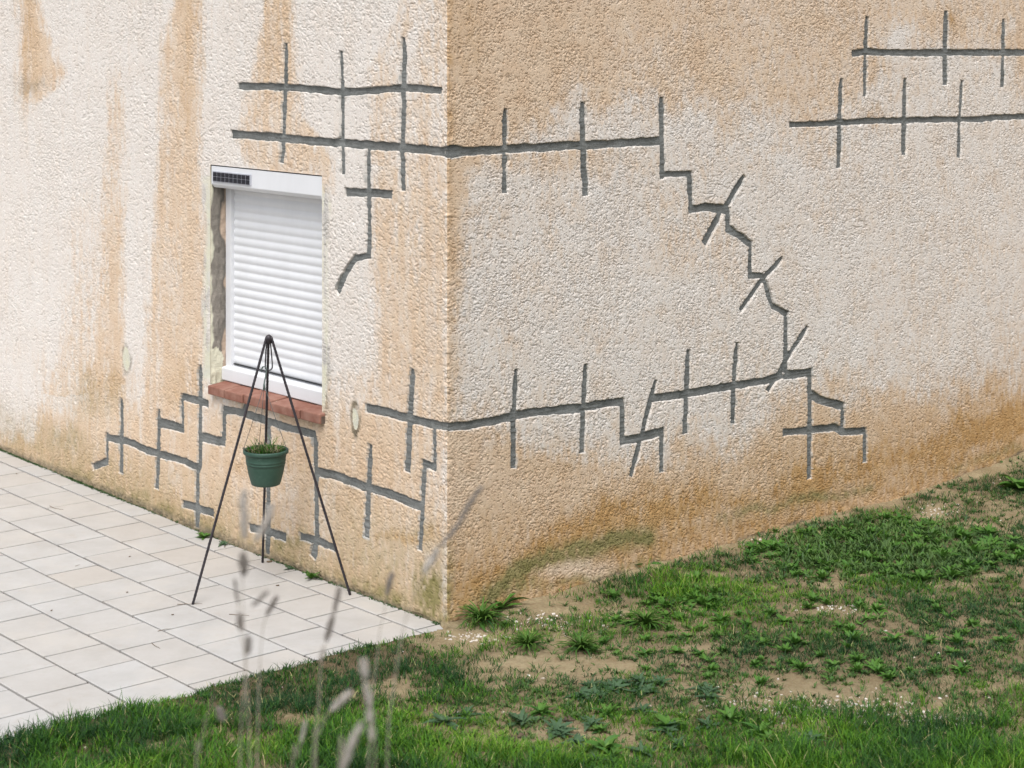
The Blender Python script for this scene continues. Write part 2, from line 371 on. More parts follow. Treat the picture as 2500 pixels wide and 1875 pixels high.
# stains and patches, all with shapes of their own
def band(rows, soft, wob=10):
    soft = soft * 1.6 + 3
    ys = [r[0] for r in rows]; y = PY + wobY * wob * .6; x = PX + wobX * wob
    xl = np.interp(y, ys, [r[1] for r in rows]); xr = np.interp(y, ys, [r[2] for r in rows])
    stg = np.interp(y, ys, [r[3] for r in rows], left=rows[0][3] if ys[0] <= 0 else 0, right=0)
    return stg * ss(-soft, soft, x - xl) * ss(-soft, soft, xr - x)
def blob(x, y, rx, ry, s=1.0, wob=12):
    return s * np.exp(-(((PX + wobX * wob - x) / rx) ** 2 + ((PY + wobY * wob - y) / ry) ** 2) ** 1.3)
wobX = 2.2 * fbm(Sg * 9, Zg * 3.2, 3, 4); wobY = 2.2 * fbm(Sg * 6, Zg * 7, 5, 4)
streak = fbm(Sg * 22, Zg * 2.2, 7, 4); mott = fbm(Sg * 7, Zg * 7, 9, 5); fine = fbm(Sg * 45, Zg * 30, 4, 3)
baseA = 968 + .401 * PX                                  # foot of the left wall
baseB = np.interp(PX, [967, 1125, 1216, 1286, 1359, 1541, 1618, 1728, 1779, 1904, 2016, 2074, 2177, 2212], [1345, 1304, 1279, 1259, 1233, 1189, 1166, 1130, 1120, 1092, 1066, 1031, 993, 979])
tA = np.zeros_like(PX)
mx = lambda *a: np.maximum.reduce(a)
tA = mx(
 band([(0, 42, 84, .95), (60, 42, 92, .9), (130, 42, 118, .9), (160, 40, 138, .95), (190, 45, 115, .8), (225, 48, 72, .6), (260, 52, 64, 0)], 8, 7),
 band([(120, 236, 262, 0), (240, 230, 263, .55), (480, 222, 266, .8), (640, 215, 266, .85), (900, 190, 270, .9)], 7, 6),
 band([(0, 378, 430, .95), (100, 352, 430, .9), (200, 346, 431, .85), (350, 343, 434, .85), (500, 333, 442, .8), (700, 318, 445, .8), (900, 300, 450, .9)], 7, 5),
 band([(-60, 575, 625, .95), (60, 565, 630, .9), (120, 550, 640, .9), (190, 533, 645, .85), (250, 525, 650, .85), (300, 508, 700, .8), (355, 540, 720, .85), (420, 640, 720, .5)], 7, 6),
 band([(-60, 905, 935, .5), (150, 800, 850, .45), (350, 800, 862, .5), (360, 800, 965, .55)], 9, 8) * 0.9,
 band([(-60, 930, 980, .35), (300, 860, 980, .5), (400, 810, 980, .75), (700, 800, 980, .75), (950, 780, 980, .8)], 14, 8),
 band([(420, 150, 210, .1), (700, 150, 225, .4), (850, 90, 225, .6)], 16, 10),
 band([(730, 0, 0, 0), (835, 130, 980, .3), (930, 60, 980, .95), (1500, -900, 980, 1)], 40, 25))
tA = tA + ss(60, -10, baseA - PY) * .9
tA = np.clip(tA * (1.0 + .4 * streak) + .14 * streak + .10 * mott, 0, 1)
topB = np.interp(PX, [967, 1000, 1050, 1150, 1300, 1450, 1600, 1700, 1850, 1900, 2212], [540, 420, 330, 250, 235, 215, 262, 285, 268, 120, 95])
lowB = np.interp(PX, [967, 1100, 1200, 1350, 1500, 1600, 1750, 1900, 2000, 2212], [900, 940, 965, 985, 950, 915, 870, 850, 850, 835])
tB = mx(ss(70, -70, PY + 45 * wobY - topB) * np.interp(PX, [967, 1200, 1500, 1900, 2212], [.95, .85, .7, .65, .7]),
        ss(50, 0, PX + 8 * wobX - 967) * .85 * ss(80, 500, PY),
        ss(-60, 70, PY + 30 * wobY - lowB) * .95,
        blob(1200, 345, 240, 35, .55), blob(1500, 520, 110, 70, .28), blob(1450, 440, 70, 60, .25), blob(1200, 1010, 180, 80, .5), blob(1780, 880, 60, 60, .35),
        ss(0, 30, PX - 2180 + 10 * wobX) * ss(260, 100, PY) * .9, blob(2080, 60, 25, 60, .8))
tB = tB - blob(1960, 85, 45, 35, .6) - blob(1560, 960, 50, 55, .4) - blob(1250, 950, 60, 45, .3) - blob(2030, 120, 60, 30, .3)
tB = np.clip(tB + .15 + .24 * mott + .12 * fbm(Sg * 3, Zg * 2, 14, 4), 0, 1)
tan = np.where(isA, tA, tB)
grain = fbm(Sg * 60, Zg * 26, 2, 4)
tan = np.clip(tan * np.where(isA, .93, .96) + 2.6 * grain * tan * (1 - tan) + .10 * np.clip(fbm(Sg * 34, Zg * 1.6, 5, 4), -.2, 1) * isA, 0, 1)
oA = mx(band([(-60, 45, 80, .25), (200, 45, 80, .18), (230, 48, 70, 0)], 10, 6), band([(0, 395, 428, .16), (120, 395, 430, .12), (300, 380, 432, .06)], 9, 6),
        band([(-60, 580, 620, .2), (80, 570, 620, .16), (200, 560, 610, .10)], 9, 6),
        blob(610, 1000, 60, 30, .35), blob(540, 1010, 55, 24, .4), blob(870, 1160, 90, 16, .4), blob(230, 830, 50, 40, .25), blob(400, 840, 40, 60, .2), blob(620, 1070, 340, 200, .12),
        ss(150, 0, baseA - PY) * .22)
dB = baseB - PY
ridge = np.exp(-((dB - np.interp(PX, [967, 1150, 1300, 1500, 1750, 1950, 2212], [30, 95, 130, 110, 75, 95, 75]) + 14 * wobY) / np.interp(PX, [967, 1300, 2212], [55, 62, 55])) ** 2)
oB = mx(ridge * np.interp(PX, [967, 1100, 1300, 1450, 1600, 1750, 1850, 1950, 2100, 2212], [.55, .5, .62, .55, .45, .62, .5, .52, .62, .75]),
        ss(300, 30, dB) * .42, blob(1030, 1270, 60, 60, .4), blob(1180, 990, 120, 60, .15), ss(26, 0, PX - 967) * .3 * ss(900, 200, PY), blob(1000, 80, 50, 120, .15), blob(2200, 910, 60, 45, .4),
        blob(2060, 40, 14, 40, .4), blob(1890, 255, 18, 18, .3)) - blob(1250, 1235, 90, 25, .5) - blob(1620, 1050, 40, 40, .2)
och = np.where(isA, oA * (1 + .5 * mott + .4 * streak), oB * (1 + .35 * mott) + .04 * mott); och = np.clip(och + 1.3 * grain * och * (1 - och), 0, 1)
def streakline(pts, wd, s):
    d = np.full(PX.shape, 1e9)
    x = PX + 8 * wobX; y = PY + 8 * wobY
    for (x0, y0), (x1, y1) in zip(pts, pts[1:]):
        t_ = np.clip(((x - x0) * (x1 - x0) + (y - y0) * (y1 - y0)) / ((x1 - x0) ** 2 + (y1 - y0) ** 2), 0, 1)
        d = np.minimum(d, np.hypot(x - x0 - t_ * (x1 - x0), y - y0 - t_ * (y1 - y0)))
    return s * np.exp(-(d / wd) ** 2)
moA = mx(ss(70, 0, baseA - PY) * np.interp(PX, [0, 130, 300, 450, 700, 900, 967], [.05, .4, .55, .45, .4, .7, .75]), blob(925, 1290, 45, 70, .85), blob(610, 1170, 90, 35, .45), blob(880, 1150, 90, 20, .2), blob(140, 960, 50, 40, .3), blob(200, 860, 60, 60, .18),
         ss(150, 30, baseA - PY) * .22, ss(280, 60, baseA - PY) * ss(560, 820, PX) * .26)
moB = mx(streakline([(1050, 1300), (1121, 1240), (1185, 1202), (1249, 1195), (1313, 1168), (1393, 1160)], 20, .9), streakline([(1560, 1120), (1700, 1085), (1790, 1068), (1880, 1060)], 11, .5),
         streakline([(1100, 1290), (1300, 1245), (1420, 1210)], 12, .35), blob(1130, 1270, 60, 30, .5), ss(22, 0, PX - 967) * ss(1130, 1260, PY) * .5, streakline([(2060, 1010), (2212, 960)], 10, .3))
moss = np.clip(np.where(isA, moA, moB) * (1 + .9 * fine + .6 * mott), 0, 1)
och = np.clip(och * np.where(isA, 1.2, 1.65), 0, 1); moss = np.clip(moss * 1.2, 0, 1)
dirt = np.clip(np.where(isA, ss(16, 0, baseA - PY) * .75, ss(9, -3, dB + 9 * wobY) * .8) * (1 + .8 * fine) + blob(62, 180, 26, 16, .35 * 1) * isA, 0, 1)
def rag(n_): return n_ * fine + n_ * .6 * mott
cream = mx(band([(380, 441, 456, .6), (440, 441, 458, .95), (700, 441, 452, .9), (745, 441, 452, .95), (770, 440, 470, 1), (815, 438, 462, 1), (830, 440, 455, 0)], 3, 5),
           band([(400, 694, 709, .35), (440, 694, 711, .9), (560, 694, 708, .65), (700, 694, 710, .5), (790, 694, 716, .95), (870, 694, 706, 1), (900, 694, 700, 0)], 3, 6))
spot1 = blob(272, 772, 9, 26, 1, 5); spot2 = blob(767, 905, 10, 30, 1, 6); spot3 = blob(449, 905, 4, 14, .6, 4)
frag = ss(-.10, .08, fbm(Sg * 40, Zg * 9, 6, 3) + .35 * fbm(Sg * 3, Zg * 4, 8, 2) + .06)
strip = cream; low = ss(.98, .88, Zg)
cream = cream * np.maximum(frag, low)
greyed = strip * (1 - np.maximum(frag, low)) * .75
cream = np.where(isA, mx(cream, ss(.35, .5, spot1), ss(.42, .55, spot2)), 0)
ringd = np.where(isA, mx(ss(.03, .2, spot1) * .6, ss(.02, .16, spot2) * 1.0, blob(712, 850, 8, 45, .6, 8), blob(699, 897, 7, 10, .9, 4)), 0) * (cream < .5) * np.clip(.7 + fine, 0, 1)
dirt = np.clip(np.maximum(dirt, ringd), 0, 1)
flat = np.clip(cream, 0, 1)
cut = np.clip(ss(-.0016, .0006, sdf), 0, 1) * .85
relief = relief * (1 - .8 * flat) - .002 * flat
hgt = relief * (1 - inside) - .030 * inside
bd = np.minimum(np.maximum(np.abs(Sg - (sW0 + sW1) / 2) - (sW1 - sW0) / 2, 0) + np.maximum(np.abs(Zg - (WZ0 + WZ1) / 2) - (WZ1 - WZ0) / 2, 0), .01) / .01
hgt = hgt * (.15 + .85 * bd)
footw = ss(.10, -.02, Zg - np.where(isA, -.03, np.interp(Sg, [0, 1, 1.9, 3.4, 4.2], [-.02, 0, .02, .05, .12])))
hgt = hgt + footw * .006 * fbm(Sg * 14, Zg * 18, 6, 3)
Vw = np.stack([pth[:, 0][:, None] + nrm[:, 0][:, None] * hgt, pth[:, 1][:, None] + nrm[:, 1][:, None] * hgt, Zg], -1)

house = empty('house', (float(C[0]), float(C[1]), 0), 'stained cream roughcast house corner with grey mortar crack repairs and a shuttered window', 'house')
def local(V): return V - np.array([C[0], C[1], 0])
def grid_part(name, V, i0, i1, keep, mat_, extra=None, attrs=None, cattrs=None, parent=house):
    """faces of the wall grid between columns i0..i1 where keep is true"""
    I, J = np.nonzero(keep)
    I = I + i0
    idx = lambda i, j: i * nz + j
    q = np.stack([idx(I, J), idx(I, J + 1), idx(I + 1, J + 1), idx(I + 1, J)], -1)
    u, inv = np.unique(q, return_inverse=True); q = inv.reshape(q.shape)
    VV = V.reshape(-1, 3)[u]
    a_, b_, c_ = VV[q[0][0]], VV[q[0][1]], VV[q[0][3]]
    n_ = np.cross(b_ - a_, c_ - a_)
    if n_[1] > 0: q = q[:, ::-1]
    me = np_mesh(name, local(VV), quads=q, cattrs={k_: v.reshape(-1, 3)[u] for k_, v in (cattrs or {}).items()})
    return mobj(name, me, mat_, parent)
i_c = int(np.argmin(np.abs(sa)))
iw0, iw1 = int(np.argmin(np.abs(sa - sW0))), int(np.argmin(np.abs(sa - sW1))); jw0, jw1 = int(np.argmin(np.abs(za - WZ0))), int(np.argmin(np.abs(za - WZ1)))
keep = np.ones((ns - 1, nz - 1), bool); keep[iw0:iw1, jw0:jw1] = False
smear = np.clip(ss(-.012, .002, sdf - .006 + .010 * noise(Sg * 26, Zg * 26, 6)) * (.35 + .8 * fine + .5 * noise(Sg * 12, Zg * 12, 2)), 0, 1)
smear = np.maximum(smear, greyed * isA)
stain = np.stack([tan, och, moss], -1); patch = np.stack([flat * (1 - inside), cut, dirt], -1)
ca = {'stain': stain, 'patch': patch, 'smear': np.repeat(smear[..., None], 3, -1)}
oA_ = grid_part('wall', Vw, 0, i_c, keep[:i_c], M['wall'], cattrs=ca); oA_['label'] = 'left wall with white and tan rain streaks and the shuttered window'
oB_ = grid_part('wall', Vw, i_c, ns, keep[i_c:], M['wall'], cattrs=ca); oB_['label'] = 'right wall, pale in the middle and ochre stained along its foot'
# mortar in the chases: one part per chase
tro = .0022 * noise(Sg * 14 + Zg * 3, Zg * 120, 11) + .0014 * noise(Sg * 70, Zg * 70, 12) + .0010 * noise(Sg * 190, Zg * 190, 2)
tro = tro + .003 * fbm(Sg * 9, Zg * 9, 8, 3)
hm = -.0100 + tro * .9
hm = np.where(sdf < .0, hm - .004, hm)
Vm = np.stack([pth[:, 0][:, None] + nrm[:, 0][:, None] * hm, pth[:, 1][:, None] + nrm[:, 1][:, None] * hm, Zg], -1)
cs = sdf[:-1, :-1] > -.006
co = own[:-1, :-1]
for k in range(len(STR)):
    kp = cs & (co == k)
    kp[iw0 - 2:iw1 + 2, jw0:jw1] = False
    if kp.sum() < 8: continue
    ii = np.nonzero(kp.any(1))[0]; i0, i1 = ii[0], ii[-1] + 1
    grid_part('mortar_repair', Vm, i0, i1, kp[i0:i1], M['mortar'])

# ------------------------------------------------------------------ window in the left wall
def under(o):                                            # keep world placement although the parent Empty stands at the corner
    return o
def wpart(mb, name, mat_, parent, smooth=False):
    bmesh.ops.translate(mb.bm, vec=(-float(C[0]), -float(C[1]), 0), verts=mb.bm.verts)
    return mb.build(name, mat_, parent, smooth)
def jamb_mesh():
    V = []; Q = []; at = []
    def sheet(f, n1, n2, kind):
        b0 = len(V)
        for i in range(n1 + 1):
            for j in range(n2 + 1):
                a_, b_ = i / n1, j / n2
                V.append(tuple(f(a_, b_) - Vector((C[0], C[1], 0))))
                z = b_ * 1.1
                nn = float(fbm(np.array(a_ * 1.2 + kind * 5), np.array(z * 6.0), 3, 4))
                e = .52 + .5 * nn
                tanv = min(max((a_ - e) * 14, 0), 1); line = max(0, 1 - abs(a_ - e) * 9)
                cr = min(max((.0 + .45 * nn - a_) * 14, 0), 1); cr = max(cr, 1.0 if (z < .16 + .1 * nn and a_ < .75 + nn) else 0)
                at.append((tanv * (1 - cr), cr, line * .8 * (1 - cr)))
        for i in range(n1):
            for j in range(n2):
                p = b0 + i * (n2 + 1) + j; Q.append((p, p + 1, p + n2 + 2, p + n2 + 1))
    ir = lambda a_, b_, s: .004 * float(noise(np.array(a_ * 9 + s), np.array(b_ * 40.0), 4))
    sheet(lambda a_, b_: wl(W1 + (ir(a_, b_, 0) if a_ > .02 else 0), .002 + a_ * .128, WZ0 + b_ * (WZ1 - WZ0)), 26, 160, 0)
    sheet(lambda a_, b_: wl(W0, .002 + a_ * .128, WZ0 + b_ * (WZ1 - WZ0)), 10, 40, 1)
    sheet(lambda a_, b_: wl(W0 + (W1 - W0) * b_, .002 + a_ * .128, WZ1), 4, 40, 2)
    sheet(lambda a_, b_: wl(W0 + (W1 - W0) * b_, .002 + a_ * .128, WZ0), 4, 40, 3)
    return np_mesh('window_reveal', np.array(V), quads=Q, cattrs={'jamb': np.array(at)})
mobj('window_reveal', jamb_mesh(), M['jamb'], house)
# window part: the fixed frame with its side guides and bottom rail, children below it
fr = MB()
GW = .052
def ring(mb, uo0, uo1, zo0, zo1, ui0, ui1, zi0, zi1, w0, w1, bev=.002):
    b_ = bmesh.new(); L = [(uo0, zo0), (uo1, zo0), (uo1, zo1), (uo0, zo1)]; I_ = [(ui0, zi0), (ui1, zi0), (ui1, zi1), (ui0, zi1)]
    vs = [[b_.verts.new(wl(u, w_, z)) for u, z in P_] for w_ in (w0, w1) for P_ in (L, I_)]
    for k in range(4):
        k2 = (k + 1) % 4
        b_.faces.new((vs[0][k], vs[0][k2], vs[1][k2], vs[1][k])); b_.faces.new((vs[2][k], vs[2][k2], vs[3][k2], vs[3][k]))
        b_.faces.new((vs[0][k], vs[0][k2], vs[2][k2], vs[2][k])); b_.faces.new((vs[1][k], vs[1][k2], vs[3][k2], vs[3][k]))
    bmesh.ops.recalc_face_normals(b_, faces=b_.faces); bmesh.ops.bevel(b_, geom=list(b_.edges), offset=bev, segments=2, profile=.5, affect='EDGES'); mb.add(b_)
ring(fr, W0 + .001, W1 - .001, .80, WZ1 - .085, W0 + GW, W1 - GW, .83, WZ1 - .12, .090, .135)
win = wpart(fr, 'window', M['pvc'], house)
win['label'] = 'window closed by a white roller shutter'
# roller shutter curtain: curved slats
nsl = 21; z0, z1 = .842, 1.80; pitch = .0432; prof = []
zt = z0
while zt < z1:
    for q in range(8):
        f = q / 8; prof.append((zt + f * pitch, .112 - .0048 * math.sin(math.pi * min(max(f / .86, 0), 1)) ** .8 + (.004 if f > .88 else 0)))
    zt += pitch
V = []; Q = []
us = (W0 + GW - .02, W1 - GW + .001)
for z, w_ in prof:
    for u in us:
        p = wl(u, w_, z); V.append((p.x - C[0], p.y - C[1], z))
for i in range(len(prof) - 1): Q.append((2 * i, 2 * i + 1, 2 * i + 3, 2 * i + 2))
me = np_mesh('roller_shutter', np.array(V), quads=Q, smooth=True)
mobj('roller_shutter', me, M['pvc'], win)
sl = MB(); sl.wbox(W0 + GW, W1 - GW - .002, .104, .118, .8385, .8425)
wpart(sl, 'shutter_seal', M['dark'], win)
# bottom rail with a sloping front
br = MB()
u0, u1 = W0 + .004, W1 - .006
br.box([wl(u, w_, z) for u, zz in ((u0, 0), (u1, 0)) for w_, z in ((.062, .758), (.062, .822), (.132, .758), (.132, .836))], .004)
wpart(br, 'bottom_rail', M['pvc'], win)
# shutter box with chamfered lower front
bx = MB()
prf = [(.003, WZ1 - .006), (.003, WZ1 - .098), (.022, WZ1 - .116), (.130, WZ1 - .116), (.130, WZ1 - .006)]
ra = [bx.bm.verts.new(wl(W0 + .006, a_, b_)) for a_, b_ in prf]; rb = [bx.bm.verts.new(wl(W1 - .004, a_, b_)) for a_, b_ in prf]
for i in range(5): bx.bm.faces.new((ra[i], ra[(i + 1) % 5], rb[(i + 1) % 5], rb[i]))
bx.bm.faces.new(ra); bx.bm.faces.new(rb[::-1])
bmesh.ops.bevel(bx.bm, geom=list(bx.bm.edges), offset=.003, segments=2, profile=.5, affect='EDGES')
box_o = wpart(bx, 'shutter_box', M['pvc'], win)
gp = MB(); gp.wbox(W0 + .002, W1 - .002, .006, .12, WZ1 - .0055, WZ1 - .0005); wpart(gp, 'shutter_box_gap_shade', M['dark'], win)  # black strip stands in for the shadow in the gap above the box
# end cap line on the right of the box
ec = MB(); ec.wbox(W0 + .0015, W0 + .0065, .001, .05, WZ1 - .110, WZ1 - .006, .001); wpart(ec, 'end_cap', M['pvc'], win)
# solar panel
ul, _ = on_wall(520, 430); ur, _ = on_wall(613, 440)
sp = MB(); sp.wbox(ur, ul, -.0035, .004, 1.772, 1.827, .001); fm = wpart(sp, 'solar_panel', simple('panel_frame', (.45, .47, .52), (.40, .41, .46), 20, .5), win)
cl = MB(); nc_ = 9; cw = (ul - ur - .012) / nc_
for i in range(nc_):
    for j in range(2):
        a0 = ur + .006 + i * cw; z_ = 1.7765 + j * .0235
        cl.wbox(a0 + .0025, a0 + cw - .0022, -.0052, -.003, z_, z_ + .0215)
wpart(cl, 'solar_cells', M['cell'], win)
# sill of terracotta tiles
ub = [on_wall(x, 990, 'A', -.032)[0] for x in (506.5, 547.5, 593, 660, 732, 780.5)]
sill = None
for i, (ua, uc) in enumerate(zip(ub, ub[1:])):
    t_ = MB(); g = .0042; dz = random.uniform(-.004, .004)
    t_.box([wl(u, w_, z) for u in (uc + g, ua - g) for w_, z in ((-.032 + dz, .698), (-.032 + dz, .744 + dz), (.075, .705), (.075, .757 + dz))], .005)
    if sill is None:
        so = MB(); so.wbox(ub[-1] + .004, ub[0] - .004, -.020, .074, .699, .734); sill = wpart(so, 'window_sill', M['joint2'], house)
        sill['label'] = 'weathered red tile window sill'
    wpart(t_, 'sill_tile', M['terracotta'], sill)

# ------------------------------------------------------------------ patio
def patio_material():
    m, t, b = mat('patio_tile', .62, .3)
    at = N(t, 'ShaderNodeAttribute', attribute_name='tone')
    c = mix(t, tnoise(t, 5, 6, .7, vec=stretch(t, 1, 1, 1), lo=.32, hi=.7), (.40, .39, .375), (.475, .47, .46))
    c = mix(t, tnoise(t, 16, 6, .75, lo=.55, hi=.85), c, (.40, .36, .32))
    c = mix(t, at.outputs['Fac'], c, (.43, .385, .335))
    c = mix(t, tnoise(t, 2.2, 5, .7, lo=.52, hi=.75), c, (.48, .455, .42))
    t.links.new(c, b.inputs['Base Color']); bump(t, b, tnoise(t, 22, 6, .7), .35, .003); return m
M['tile'] = patio_material()
M['joint'] = simple('joint_sand', (.015, .012, .009), (.06, .045, .03), 4, .95, .1, .6, .004, 90)
V = []; Q = []; tone = []; rg = random.Random(3)
PP = .137; TP = .275; TA = .2725
rows = [(0.0, PP)] + [(PP + TP * i, PP + TP * (i + 1)) for i in range(0, 26)]
phs = [.053, .208, .083, .198]
for r_, (p0, p1) in enumerate(rows):
    ph = phs[r_] if r_ < 4 else (.075 if r_ % 2 == 0 else .205) + rg.uniform(-.01, .01)
    n0 = -1
    for c_ in range(n0, 36):
        a0 = ph + c_ * TA; a1 = a0 + TA
        if a1 < -.055: continue
        a0 = max(a0, -.065)
        if a1 - a0 < .02: continue
        g = .0058; j = lambda: rg.uniform(-.0012, .0012); bev = .004
        z_ = rg.uniform(-.0008, .0008); tn = max(0, rg.gauss(.10, .15)); tn += .25 * max(0, 1 - p0 / .5) * rg.random()
        cs_ = [(a0 + g + j(), p0 + g + j()), (a1 - g + j(), p0 + g + j()), (a1 - g + j(), p1 - g + j()), (a0 + g + j(), p1 - g + j())]
        if p0 == 0 and a0 < -.03: cs_[0] = (cs_[0][0], .05)
        mid = ((a0 + a1) / 2, (p0 + p1) / 2); b0 = len(V)
        for lev in range(3):
            for (aa, pp_) in cs_:
                k_ = {0: 0, 1: .0, 2: bev}[lev]
                aa += math.copysign(k_, mid[0] - aa); pp_ += math.copysign(k_, mid[1] - pp_)
                X, Y = from_ap(aa, pp_); zz = float(patio_z(aa)) + z_ + {0: -.022, 1: -.0022, 2: 0}[lev]
                V.append((X, Y, zz)); tone.append(min(tn, .7))
        for lev in range(2):
            for i in range(4):
                a_, b_ = b0 + lev * 4 + i, b0 + lev * 4 + (i + 1) % 4; Q.append((a_, b_, b_ + 4, a_ + 4))
        Q.append((b0 + 8, b0 + 9, b0 + 10, b0 + 11))
me = np_mesh('patio', np.array(V), quads=Q, smooth=False, attrs={'tone': np.array(tone)})
bm = bmesh.new(); bm.from_mesh(me); bmesh.ops.recalc_face_normals(bm, faces=bm.faces); bm.to_mesh(me); bm.free()
patio = mobj('patio', me, M['tile']); tag(patio, 'pale square patio tiles laid in staggered rows', kind='structure')
# bed of the joints
na_, npp = 200, 150; aa = np.linspace(-.062, 9.8, na_); pp_ = np.linspace(-.05, 7.2, npp); AA, PPP = np.meshgrid(aa, pp_, indexing='ij')
X, Y = from_ap(AA, PPP); ZZ = patio_z(AA) - .0105 + .0060 * fbm(AA * 2.3, PPP * 2.3, 2, 3)
idx = np.arange(na_ * npp).reshape(na_, npp); q = np.stack([idx[:-1, :-1], idx[1:, :-1], idx[1:, 1:], idx[:-1, 1:]], -1).reshape(-1, 4)
pb = mobj('patio_joints', np_mesh('patio_joints', np.stack([X, Y, ZZ], -1).reshape(-1, 3), quads=q), M['joint']); tag(pb, 'dark sandy joints between the patio tiles', kind='structure')

# ------------------------------------------------------------------ ground
ed = [(955, 1362), (830, 1390), (700, 1412), (600, 1438), (450, 1476), (330, 1506), (170, 1542), (60, 1570), (0, 1590), (-500, 1700)]
ee = sorted([(float(ap(*on_ground(x * K, y * K, .0))[1]), float(ap(*on_ground(x * K, y * K, .0))[0])) for x, y in ed])
EP = [e[0] for e in ee]; EA = [e[1] for e in ee]
def soil_z(X, Y):
    a, p = ap(X, Y); tb = -p                             # distance along the right wall
    z = -.03 + np.interp(tb, [0, .5, .9, 1.2, 1.9, 2.4, 3.0, 3.5, 4.2, 6, 12], [.012, .012, .026, .040, .044, .060, .055, .085, .150, .22, .4])
    z = z + .008 * ss(.35, 0, -a) * ss(.1, .5, tb)
    z = z + np.clip(6.1 - Y, 0, 12) * .27 * ss(0, 1.5, -a + .3) * ss(40, 15, np.abs(X))
    z = z + .018 * fbm(X * 1.7, Y * 1.7, 1, 4) + .009 * fbm(X * 9, Y * 9, 5, 4) + .005 * fbm(X * 34, Y * 34, 2, 2)
    ea = np.interp(p, EP, EA) + .05 * fbm(X * 6, Y * 6, 3, 3)
    over = ss(.02, -.03, a - ea)                          # soil creeping over the edge tiles
    onp = ((a > -.075) & (p > .02)) | (a > .04)
    zp = patio_z(a)
    z = z + .016 * ss(-.30, -.08, a) * ss(.0, .05, p)
    return np.where(onp, np.where(p > .02, np.where(over > .02, (zp + .012 + .010 * fbm(X * 9, Y * 9, 5, 3)) * over + (zp - .06) * (1 - over), zp - .06), zp - .06), z)
def soil_material():
    m, t, b = mat('soil', .97, .08)
    at = N(t, 'ShaderNodeAttribute', attribute_name='damp')
    c = mix(t, tnoise(t, 5, 6, .7), (.27, .215, .12), (.43, .36, .225))
    c = mix(t, tnoise(t, 60, 4, .75, lo=.45, hi=.8), c, (.25, .16, .095))
    c = mix(t, tnoise(t, 240, 2, .6, lo=.66, hi=.74), c, (.60, .54, .46))
    c = mix(t, at.outputs['Fac'], c, mix(t, tnoise(t, 18, 5), (.10, .085, .045), (.17, .125, .08)))
    t.links.new(c, b.inputs['Base Color']); bump(t, b, tnoise(t, 120, 5, .75), .8, .006); return m
xs = np.concatenate([-np.geomspace(60, 4.4, 30)[:-1], np.arange(-4.4, 4.8, .013), np.geomspace(4.8, 60, 30)])
ys = np.concatenate([-np.geomspace(40, .5, 14), np.arange(0, 6.0, .12), np.arange(6.0, 12.2, .013), np.geomspace(12.2, 200, 20)])
XX, YY = np.meshgrid(xs, ys, indexing='ij'); ZG = soil_z(XX, YY)
idx = np.arange(len(xs) * len(ys)).reshape(len(xs), len(ys)); q = np.stack([idx[:-1, :-1], idx[1:, :-1], idx[1:, 1:], idx[:-1, 1:]], -1).reshape(-1, 4)

# density of the grass, read off the place: 0 bare, 1 thick turf
def dens(X, Y, Z):
    px = (CX + F * X / np.maximum(Y, .5)) / K; py = (HY + F * (H - Z) / np.maximum(Y, .5)) / K
    wx = px + 40 * fbm(X * 3, Y * 3, 6, 4); wy = py + 26 * fbm(X * 3, Y * 3, 9, 4)
    def bl(x, y, rx, ry): return np.exp(-(((wx - x) / rx) ** 2 + ((wy - y) / ry) ** 2) ** 1.5)
    d = .54 + .16 * ss(1000, 1500, px)
    edge_y = np.interp(px, [-400, 0, 300, 600, 830, 960, 1050, 1150, 1300, 1500, 1800, 2212], [1640, 1575, 1492, 1425, 1380, 1420, 1470, 1530, 1545, 1540, 1550, 1575])
    d = np.maximum(d, ss(-8, 30, wy - edge_y) * .97)
    d = np.maximum(d, mx(bl(1460, 1285, 110, 50), .95 * bl(1900, 1190, 260, 62), .8 * bl(2150, 1240, 180, 80), .75 * bl(2150, 1080, 80, 50), .8 * bl(1090, 1425, 170, 28) * 1.0, .7 * bl(1250, 1390, 60, 22), .7 * bl(1145, 1380, 50, 18), .7 * bl(1400, 1345, 80, 28),
                       .55 * bl(1750, 1400, 380, 80), .7 * bl(2150, 1380, 140, 110), .6 * bl(1060, 1330, 60, 22)))
    d = d * (1 - .93 * mx(bl(1230, 1440, 190, 42), bl(1000, 1385, 90, 22), bl(1200, 1315, 120, 26), bl(1750, 1505, 260, 30), .8 * bl(1650, 1480, 120, 30), .8 * bl(2060, 1530, 150, 25), .85 * bl(1800, 1310, 120, 16), .7 * bl(1620, 1165, 130, 20), .7 * bl(2020, 1105, 60, 18), .8 * bl(1780, 1250, 60, 16), .8 * bl(1240, 1592, 230, 36), .7 * bl(1130, 1560, 70, 18), .8 * bl(650, 1560, 70, 15), .6 * bl(1400, 1640, 130, 20), .5 * bl(300, 1610, 60, 12), .7 * bl(880, 1500, 60, 12), .6 * bl(2100, 1345, 60, 12), .9 * bl(1020, 1340, 40, 14), .75 * bl(1480, 1400, 80, 14), .5 * bl(1880, 1460, 120, 18)))
    base_y = np.interp(px, [967, 1125, 1286, 1541, 1728, 1904, 2074, 2212], [1345, 1304, 1259, 1189, 1130, 1092, 1031, 979])
    d = d * ss(2, 26, wy - base_y)
    d = d * (1 - .55 * ss(.06, .26, fbm(X * 4.2, Y * 4.2, 13, 4)) * ss(-300, 800, px))
    a_, p_ = ap(X, Y); d = np.where((a_ > -.40) & (p_ > .30), np.maximum(d, .92), d)
    return d, px, py
dn, pxg, pyg = dens(XX, YY, ZG)
damp = np.clip(dn * 1.15 - .15 + .25 * fbm(XX * 4, YY * 4, 8, 4), 0, 1)
